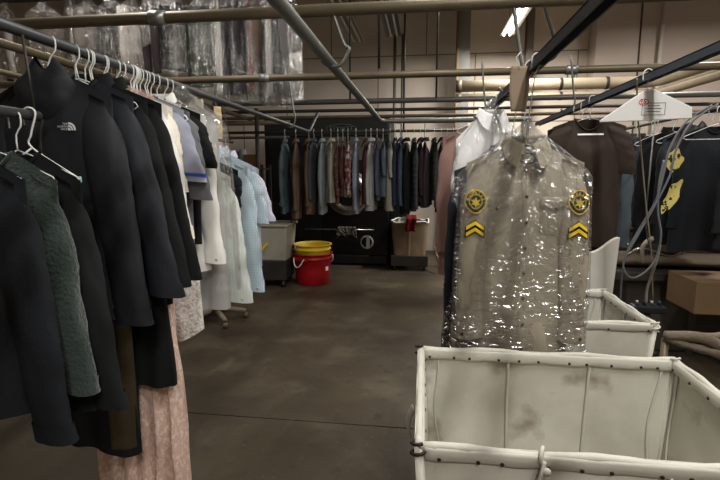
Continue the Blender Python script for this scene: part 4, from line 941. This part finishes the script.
o = mb.obj('laundry_pile', F_('pile_cloth', (110, 104, 92), pattern=[('blot', 7, .45, .5, (50, 50, 52)), ('blot', 8, .62, .66, (190, 184, 172))])); o.location = ht.location; tag(o, 'heap of mixed clothes filling the top of the beige hamper', 'clothes', None, 'stuff')
p = at(411, 222, 7.08)
mb = MB(); mb.grid(lambda a, v: Vector((p.x + (a - .5) * .15 + .01 * math.sin(v * 6), 7.075 - .018 - .012 * math.sin(a * 9) + (.10 * (1 - v / .2) if v < .2 else 0), p.z + .10 - .24 * v)), 14, 18)
tag(mb.obj('maroon_cloth', F_('maroon_bright', (122, 22, 38)), None, solid=.006), 'dark red cloth hanging over the front of the beige hamper', 'cloth')
o = MB().tube([at(434, 246, 7.2), at(439, 263, 6.9)], .018, 8).obj('floor_pole', M_brass)
tag(o, 'short brass coloured pole leaning near the right side of the hamper', 'pole')
p = at(446, 228, 7.4); o = MB().box((p.x - .09, 7.4, 0), (p.x + .09, 7.45, p.z)).obj('white_board', mat('board_white', (196, 186, 172), .7), None, smooth=False); tag(o, 'narrow pale board standing behind the hem of the pink robe', 'board')

# shelf with cans beyond the left rail
sy = 6.9; a_, b_ = at(196, 168, sy), at(262, 168, sy)
st = thing('storage_shelf', 'dark metal shelf beyond the blue shirts holding cans and a box', 'shelf', ((a_.x + b_.x) / 2, sy, 0))
hw = (b_.x - a_.x) / 2; zs = a_.z
for z in (zs, zs - .55, .25): bbox('shelf_board', M_dark, st, (-hw, -.02, z - .025), (hw, .4, z), .003)
for sx in (-1, 1):
    for yy in (0, .36): bbox('shelf_post', M_dark, st, (sx * hw - .02, yy - .02, 0), (sx * hw + .02, yy + .02, zs + .05), .002)
for px, h, r, c, lb in ((236, .25, .055, (98, 104, 104), 'left grey can standing on the dark shelf'), (243, .28, .06, (122, 128, 126), 'right taller grey can standing on the dark shelf'), (222, .3, .09, (128, 106, 92), 'brown rounded jug left of the grey cans')):
    p = at(px, 160, sy + .1); o = MB().lathe([(0, 0), (r, 0), (r, h * .9), (r * .9, h * .93), (r * .92, h), (0, h)], 24).obj('storage_can' if r < .08 else 'storage_jug', mat('can_%d' % px, c, .45), None); o.location = (p.x, sy + .1, zs + .001); tag(o, lb, 'can' if r < .08 else 'jug')
p = at(252, 160, sy + .1); o = MB().box((-.1, -.1, 0), (.1, .1, .2)).obj('cardboard_box', mat('cardboard', (104, 76, 56), .85), None, smooth=False, bevel=.004); o.location = (p.x, sy + .12, zs + .001); tag(o, 'small brown box right of the grey cans on the shelf', 'box')
p = at(248, 205, sy + .1)
for k, c in enumerate(((170, 166, 156), (70, 78, 90), (120, 92, 60))):
    o = MB().lathe([(0, 0), (.05, 0), (.05, .2), (.02, .24), (.02, .28), (0, .28)], 20).obj('detergent_bottle', mat('bottle_%d' % k, c, .4), None); o.location = (p.x - .12 + k * .14, sy + .12, zs - .55 + .001)
    tag(o, ['pale', 'dark blue', 'brown'][k] + ' bottle on the middle level of the dark shelf', 'bottle', 'bottles on the dark shelf')

# office chair base behind the gowns
cp = atz(228, 322, 0); M_cb = mat('beige_grey_plastic', (118, 108, 92), .5)
cht = thing('office_chair', 'beige five star office chair base with casters under the gowns', 'chair', (cp.x - .16, cp.y + .04, 0), .3)
MB().lathe([(0, .06), (.05, .06), (.045, .13), (.03, .15), (.028, .38), (0, .38)], 20).obj('gas_column', M_cb, cht)
for k in range(5):
    a = 2 * PI * k / 5 + .15; d_ = Vector((math.cos(a), math.sin(a), 0))
    MB().tube([d_ * .03 + Vector((0, 0, .11)), d_ * .16 + Vector((0, 0, .105)), d_ * .31 + Vector((0, 0, .075))], .022, 10, rfun=lambda q: .034 - .012 * q).obj('base_leg', M_cb, cht)
    MB().lathe([(0, -.022), (.024, -.022), (.028, -.01), (.028, .01), (.024, .022), (0, .022)], 20, (d_.x * .31, d_.y * .31, .028), 'x').obj('caster', mat('caster_brown', (96, 82, 68), .5), cht)
mb = MB(); mb.grid(lambda a, v: Vector((.22 * (1 - .1 * v) * math.copysign(abs(math.cos(a*2*PI)) ** .5, math.cos(a*2*PI)) * math.sin(PI * (v * .98 + .01)) ** .3, .22 * math.copysign(abs(math.sin(a*2*PI)) ** .5, math.sin(a*2*PI)) * math.sin(PI * (v * .98 + .01)) ** .3, .38 + .08 * v)), 40, 12, True)
mb.obj('seat', mat('seat_fabric', (90, 84, 78), .9), cht)

# ------------------------------------------------------------ canvas carts
M_can = mat('cart_canvas', (202, 200, 188), .8, var=.06, vscale=4, bump=.12, bscale=14,
            pattern=[('blot', 3.2, .44, .66, (176, 172, 160)), ('blot', 5, .58, .70, (142, 132, 116)), ('blot', 13, .74, .78, (118, 100, 84)), ('blot', 2.1, .56, .68, (200, 197, 186))])
M_vin = mat('cart_rim_vinyl', (196, 194, 183), .5, var=.08, vscale=12, bump=.15, bscale=30)
M_riv = mat('rivet_dark', (52, 42, 36), .5, .4)
def cart(label, x0, x1, y0, y1, zt, zb, nriv, group='canvas laundry carts', seamx=(.31, .62), low=False, tied=()):
    t = thing('laundry_cart', label, 'laundry cart', ((x0 + x1) / 2, (y0 + y1) / 2, 0), 0, group)
    hx, hy = (x1 - x0) / 2, (y1 - y0) / 2; IN = .05
    def wall(p, q, name='canvas_wall'):     # p,q top corners (local xy)
        P, Q = Vector(p), Vector(q); mb = MB(); c = Vector((0, 0))
        def f(a, v):
            b = P.lerp(Q, a); k = 1 - IN / .5 * (1 - v) * .9; w_ = Vector((b.x * k, b.y * k)); nrm = b.normalized()
            n = noise.noise(Vector((b.x * 4, b.y * 4, v * 3 + x0)))
            bulge = .018 * math.sin(PI * a) * math.sin(PI * v) + .010 * n * math.sin(PI * v)
            z = zb + (zt - zb) * v - (.006 * math.sin(PI * 3 * a) ** 2 if v > .99 else 0)
            nn = Vector((P.y - Q.y, Q.x - P.x)).normalized()
            if nn.dot(nrm) < 0: nn = -nn
            return Vector((w_.x + nn.x * bulge, w_.y + nn.y * bulge, z))
        mb.grid(f, 40, 24); return mb.obj(name, M_can, t, solid=.004), f
    cs = [(-hx, -hy), (hx, -hy), (hx, hy), (-hx, hy)]; fs = []
    for k in range(4):
        o, f = wall(cs[k], cs[(k + 1) % 4]); fs.append((o, f, Vector(cs[k]), Vector(cs[(k + 1) % 4])))
    MB().box((-hx * .91, -hy * .91, zb - .01), (hx * .91, hy * .91, zb + .004)).obj('canvas_floor', M_can, t, smooth=False)
    # rim: steel tube wrapped with vinyl + folded band
    for k in range(4):
        P, Q = fs[k][2], fs[k][3]; o, f = fs[k][0], fs[k][1]
        pts = []
        for i in range(25):
            a = i / 24; b = P.lerp(Q, a); pts.append((b.x, b.y, zt + .004 * math.sin(a * 17 + k)))
        rm = MB().tube(pts, .0125, 12, rfun=lambda q: .0105 + .0006 * math.sin(q * 60)).obj('rim_roll', M_vin, t)
        d_ = (Q - P).normalized(); nn = Vector((-d_.y, d_.x))          # inward normal (ccw)
        for s in (1, -1):
            mb = MB()
            def g(a, v, s=s):
                b = P.lerp(Q, .015 + .97 * a); lean_ = (1 - v) * .0
                h = .037 + .002 * math.sin(a * 31 + k) + .001 * math.sin(a * 57)
                return Vector((b.x + nn.x * s * (.0095 - .002 * v) + nn.x * v * h * .11 + nn.x * .004 * s * math.sin(PI * v), b.y + nn.y * s * (.0095 - .002 * v) + nn.y * v * h * .11 + nn.y * .004 * s * math.sin(PI * v), zt + .004 - h * v))
            mb.grid(g, 50, 6); mb.obj('rim_band', M_vin, rm, solid=.002)
        ln = (Q - P).length; n = nriv[k % 2]
        for i in range(n):
            a = (i + .6 + .18 * math.sin(i * 2.3 + k)) / n; b = P.lerp(Q, min(.97, a))
            ps = []
            for s in (1, -1):
                c_ = Vector((b.x + nn.x * (.0125 * s + .003), b.y + nn.y * (.0125 * s + .003), zt - .024))
                ps.append((c_, s))
            for c_, s in ps:
                N3 = Vector((nn.x, nn.y, 0)) * s
                MB().tube([c_ - N3 * .002, c_ + N3 * .0025], .0046, 10).obj('rivet', M_riv, t)
        # vertical seams / piping
        for a in (seamx if k % 2 == 0 else (.5,)):
            pts = [f(a, j / 20) for j in range(21)]
            for s in (1, -1):
                pp = [Vector((q.x + nn.x * s * .006, q.y + nn.y * s * .006, q.z - .03 * (j == 20))) for j, q in enumerate(pts)]
                MB().tube(pp, .005, 8).obj('seam_piping', M_vin, o)
        for e in (.06, .94):   # corner hem folds
            pts = []
            for j in range(25):
                v = j / 24; q = f(e + .012 * math.sin(v * 9 + k), v * .95); pts.append(Vector((q.x + nn.x * .006, q.y + nn.y * .006, q.z)))
            MB().tube(pts, .0035, 6).obj('corner_hem', M_vin, o)
    for k, (a, b) in enumerate(cs):           # corner posts (canvas wrapped tubes) and knots
        MB().tube([(a, b, zt), (a * .90, b * .90, zb - .02)], .012, 10).obj('corner_post', M_vin, t)
        mb = MB(); mb.tube([(a + .018 * math.cos(q), b + .018 * math.sin(q), zt - .03 + .004 * q) for q in [x_ * .5 for x_ in range(24)]], .004, 6); mb.obj('corner_lashing', M_riv if k in (0, 3) else M_vin, t)
    fr = MB(); z = zb - .035
    for a, b in (((-hx * .92, -hy * .92), (hx * .92, -hy * .92)), ((hx * .92, -hy * .92), (hx * .92, hy * .92)), ((hx * .92, hy * .92), (-hx * .92, hy * .92)), ((-hx * .92, hy * .92), (-hx * .92, -hy * .92))):
        fr.tube([(a[0], a[1], z), (b[0], b[1], z)], .016, 10)
    fr.obj('base_frame', M_steel, t)
    for a, b in cs:
        c_ = MB().box((a * .85 - .03, b * .85 - .03, .11), (a * .85 + .03, b * .85 + .03, z)).obj('caster_bracket', M_steel, t, smooth=False)
        MB().lathe([(0, -.016), (.05, -.016), (.056, -.006), (.056, .006), (.05, .016), (0, .016)], 24, (a * .85, b * .85, .056), 'x').obj('caster_wheel', M_dark, c_)
    for a in tied:   # fabric tie knots over the near rim
        x = -hx + 2 * hx * a; mb = MB()
        mb.tube([(x + .016 * math.cos(q) * .4 - .002, -hy + .017 * math.cos(q), zt + .017 * math.sin(q)) for q in [k_ * .45 for k_ in range(15)]], .005, 8)
        mb.tube(curve([(x, -hy - .015, zt - .005), (x - .006, -hy - .022, zt - .03), (x - .014, -hy - .02, zt - .06)], 5), .005, 8)
        mb.lathe([(0, -.006), (.008, -.006), (.010, 0), (.008, .006), (0, .006)], 14, (x + .004, -hy - .022, zt - .026), 'y')
        mb.obj('tie_knot', M_vin, t)['label'] = 'white cloth tie knotted over the rim'
    return t
CT = .86
fl_ = atz(414, 348, CT); nl = atz(419, 446, CT); fr_ = atz(679, 364, CT)
print('cart', fl_, nl, fr_)
ct1 = cart('near white canvas laundry cart, open and empty, at the bottom right', nl.x, fr_.x, nl.y, fl_.y, CT, .24, (11, 7), seamx=(.32, .64), tied=(.325,))
# strap hanging outside left
mb = MB(); q0 = at(411, 392, 1.42); hx_ = nl.x - (nl.x + fr_.x) / 2
mb.grid(lambda a, v: Vector((hx_ - .012 - .018 * math.sin(PI * v) - .012 * a, .07 + .03 * a + .012 * math.sin(v * 3), CT - .11 - .14 * v)), 5, 14)
mb.obj('hanging_strap', M_vin, ct1, solid=.003)['label'] = 'loose white cloth strap outside the left end'
n2 = atz(655, 325, CT); f2 = atz(601, 291, CT)
ct2 = cart('second white canvas cart standing just behind the near one', n2.x - .84, n2.x, n2.y, f2.y, CT, .24, (7, 6), seamx=(.5,))
# third: bare cart frame at right edge
c3 = thing('cart_frame', 'brown wrapped bare cart frame at the right edge beside the second cart', 'cart frame', (n2.x + .30, n2.y - .18, 0), .25)
M_wrap = mat('wrapped_brown', (116, 104, 90), .8, var=.25, vscale=30, bump=.5, bscale=60)
for a, b in (((-.26, .17), (.26, .17)), ((.26, .17), (.26, -.2)), ((.26, -.2), (-.12, -.2)), ((-.12, -.2), (-.26, .17))):
    MB().tube([(a[0] + (b[0] - a[0]) * k / 12, a[1] + (b[1] - a[1]) * k / 12, CT - .03) for k in range(13)], .016, 10, rfun=lambda q: .016 + .002 * math.sin(q * 40)).obj('top_rail', M_wrap, c3)
    MB().tube([(a[0], a[1], CT - .03), (a[0], a[1], .07)], .014, 8).obj('frame_leg', M_brass, c3)
    MB().lathe([(0, -.014), (.034, -.014), (.036, 0), (.034, .014), (0, .014)], 18, (a[0], a[1], .036), 'x').obj('caster_wheel', M_dark, c3)
mb = MB(); mb.tube(curve([(-.26, .17, CT - .02), (-.2, .05, CT + .01), (-.12, -.02, CT - .04), (-.15, -.12, CT - .0), (-.12, -.2, CT - .03)], 8), .022, 8); mb.obj('rope_wrapping', M_wrap, c3)

# ------------------------------------------------------------ right middle clutter
wp0 = at(560, 250, 2.95); wp1 = at(619, 237, 2.95)
mb = MB(); xs = wp1.x; x0 = at(556, 250, 2.95).x
pts = [(xs - .055, 0.02), (xs, wp1.z)]
zz = at(588, 252, 2.95).z
for k in range(1, 13):
    q = k / 12; x = xs - .22 * q; pts.append((x, zz + (wp1.z - zz) * (1 - sm(q, 0, .75)) ** 1.15))
pts += [(x0, zz), (x0, .02)]
o = MB().prism(pts, 2.93, 2.965).obj('curved_board', mat('white_laminate', (206, 204, 196), .55, var=.03), None, smooth=False, bevel=.004); tag(o, 'white board with a curved top edge standing behind the second cart', 'board')
# steam press
px_ = thing('steam_press', 'dark steam press table with pale padding below the dark jackets', 'press', (2.05, 4.3, 0))
M_pr = mat('press_dark', (66, 60, 54), .55, var=.25); M_pad = mat('press_pad', (116, 104, 88), .9, var=.2, vscale=9)
bbox('pedestal', M_pr, px_, (-.35, -.2, 0), (.45, .35, .62), .02)
bbox('table_frame', M_pr, px_, (-.62, -.3, .62), (.75, .4, .70), .015)
mb = MB(); mb.grid(lambda a, v: Vector((-.6 + 1.3 * v, .26 * math.cos(a * 2 * PI) * (.55 + .45 * v), .76 + .055 * math.sin(a * 2 * PI))), 28, 14, True)
mb.f += [tuple(range(28)), tuple(13 * 28 + k for k in range(28))]; mb.obj('padded_buck', M_pad, px_)
mb = MB(); mb.grid(lambda a, v: Vector((-.45 + 1.1 * v, .24 * math.cos(a * 2 * PI) * (.55 + .45 * v) + .05, 1.02 + .05 * math.sin(a * 2 * PI) + .06 * v)), 28, 14, True)
mb.f += [tuple(range(28)), tuple(13 * 28 + k for k in range(28))]; mb.obj('press_head', M_pr, px_)
for sx in (-.1, .3): MB().tube([(sx, .3, .7), (sx, .34, 1.2), (sx + .02, .05, 1.14)], .03, 10).obj('press_arm', M_steel, px_)
for k in (-.2, .25): MB().tube([(k, -.22, .1), (k + .02, -.42, .05)], .02, 8).obj('foot_pedal', M_pr, px_)
MB().tube(curve([(-.42, -.28, .82), (-.30, -.33, .90), (-.1, -.33, .84), (.06, -.34, .93), (.3, -.34, .9), (.75, -.3, .96)], 6), .012, 8).obj('steam_pipe', M_chrome, px_)
# white curled tag / hook plate on press
MB().tube(curve([(-.30, -.34, .78), (-.32, -.36, .92), (-.22, -.36, .99), (-.05, -.36, .98), (.05, -.36, 1.04)], 6), .02, 10, rfun=lambda q: .012 + .02 * q).obj('steam_nozzle', mat('pale_metal', (168, 160, 146), .45, .3), px_)
cb_ = thing('storage_cabinet', 'dark brown low storage cabinet behind the steam press at far right', 'cabinet', (3.4, 6.4, 0))
bbox('carcass', mat('cabinet_brown', (52, 45, 38), .7, var=.3), cb_, (-2.0, 0, 0), (2.2, .6, 1.5), .01)
for k_ in range(6):
    d_ = bbox('door', mat('cabinet_door', (60, 51, 42), .65, var=.25), cb_, (-1.98 + k_ * .69, -.022, .06), (-1.31 + k_ * .69, -.002, 1.46), .004)
    MB().tube([(-1.38 + k_ * .69, -.05, .8), (-1.38 + k_ * .69, -.05, .95)], .008, 8).obj('handle', M_steel, d_)
# cabinet box at right edge
tb = thing('work_table', 'low dark metal table carrying a brown box at the right edge', 'table', (2.80, 3.75, 0))
bbox('table_top', M_pr, tb, (-.65, -.35, .46), (.65, .35, .50), .006)
for sx in (-.6, .6):
    for sy in (-.3, .3): bbox('table_leg', M_pr, tb, (sx - .02, sy - .02, 0), (sx + .02, sy + .02, .458), .003)
p = at(669, 262, 3.5); o = MB().box((0, 0, 0), (.50, .4, .24)).obj('brown_box', mat('brown_board', (118, 96, 72), .75, var=.12), None, smooth=False, bevel=.008); o.location = (at(669, 262, 3.9).x, 3.5, .502); tag(o, 'plain brown box on the low dark table at the right edge', 'box')
# junk on the floor
p = atz(652, 306, .25); jt_ = thing('valve_block', 'small black and blue valve block where the hoses end', 'valve', (1.60, 3.2, 0)); 
p = at(648, 308, 3.2); jt_.location = (p.x, 3.2, 0)
MB().tube([(0, 0, 0), (0, 0, p.z - .03)], .02, 10).obj('stand_pipe', M_dark, jt_)
bbox('valve_body', mat('valve_black', (30, 30, 34), .5), jt_, (-.10, -.04, p.z - .03), (.10, .05, p.z + .02), .012)
for k in range(4): MB().lathe([(0, 0), (.010, 0), (.012, .02), (.008, .03), (0, .03)], 14, (-.07 + k * .045, 0, p.z + .02)).obj('valve_knob', mat('knob_blue', (40, 48, 78), .5) if k % 2 else M_steel, jt_)
for k, (a, b, lb) in enumerate((((632, 300), (664, 322), 'left dark bar lying on the floor beyond the second cart'), ((640, 296), (678, 310), 'middle dark bar lying on the floor beyond the second cart'), ((655, 318), (682, 324), 'short dark bar lying on the floor near the wrapped frame'))):
    A, B = atz(a[0], a[1], .03), atz(b[0], b[1], .03); tag(MB().tube([A, B], .025, 8).obj('metal_bar', M_dark), lb, 'bar')
# hoses and cords
M_hose = mat('grey_hose', (106, 108, 112), .45, var=.1); M_cord = mat('beige_cord', (150, 138, 118), .7); M_hosed = mat('dark_hose', (70, 70, 72), .5)
def hose(name, label, pp, r, m):
    tag(MB().tube(curve([at(a, b, Y) for a, b, Y in pp], 8), r, 10).obj(name, m), label, 'hose' if 'hose' in name else 'cord')
hose('overhead_cable', 'thin beige cord dropping from the brown shirt rail in front of jackets', [(637, 79, 2.42), (637, 90, 2.47), (638, 118, 2.6), (642, 160, 2.8), (646, 205, 2.9), (651, 250, 3.0), (653, 300, 3.2)], .004, M_cord)
hose('steam_hose', 'grey hose curving down left from the black sweatshirt to the floor', [(712, 105, 3.0), (686, 122, 3.0), (670, 148, 3.0), (664, 172, 3.0), (656, 200, 3.0), (640, 228, 3.0), (627, 252, 3.0), (622, 275, 3.05), (620, 310, 3.1)], .006, M_hose)
hose('steam_hose', 'grey hose looping low below the jackets and rising right', [(718, 104, 2.95), (692, 122, 2.95), (676, 150, 2.95), (670, 175, 2.95), (655, 205, 2.95), (638, 235, 2.95), (625, 258, 2.95), (624, 270, 2.95), (632, 278, 2.95), (645, 272, 2.95), (656, 258, 2.95), (661, 235, 2.95), (658, 212, 2.95), (659, 185, 2.95), (664, 160, 2.95)], .006, M_hose)
hose('steam_hose', 'short pale braided hose rising from the valve block', [(646, 303, 3.18), (647, 290, 3.15), (651, 277, 3.1), (656, 262, 3.0), (660, 245, 2.98)], .008, mat('braided_hose', (176, 176, 172), .35, .4))
hose('steam_hose', 'dark thin hose behind the beige cord', [(655, 120, 4.0), (650, 170, 3.25), (646, 215, 3.2), (648, 240, 3.2), (655, 258, 3.2)], .005, M_hosed)
hose('drop_cable', 'thick dark cable looping beside the lit tube fixture', [(541, -12, 5.0), (546, 12, 5.0), (553, 34, 5.0), (557, 52, 5.0), (549, 60, 5.0), (540, 55, 5.0)], .016, M_dark)
for a, b, Y, lb in ((500, 80, 3.9, 'thin wire left of the card tag crossing the pipes'), (584, 68, 3.4, 'thin wire above the brown shirt hanger')):
    pass
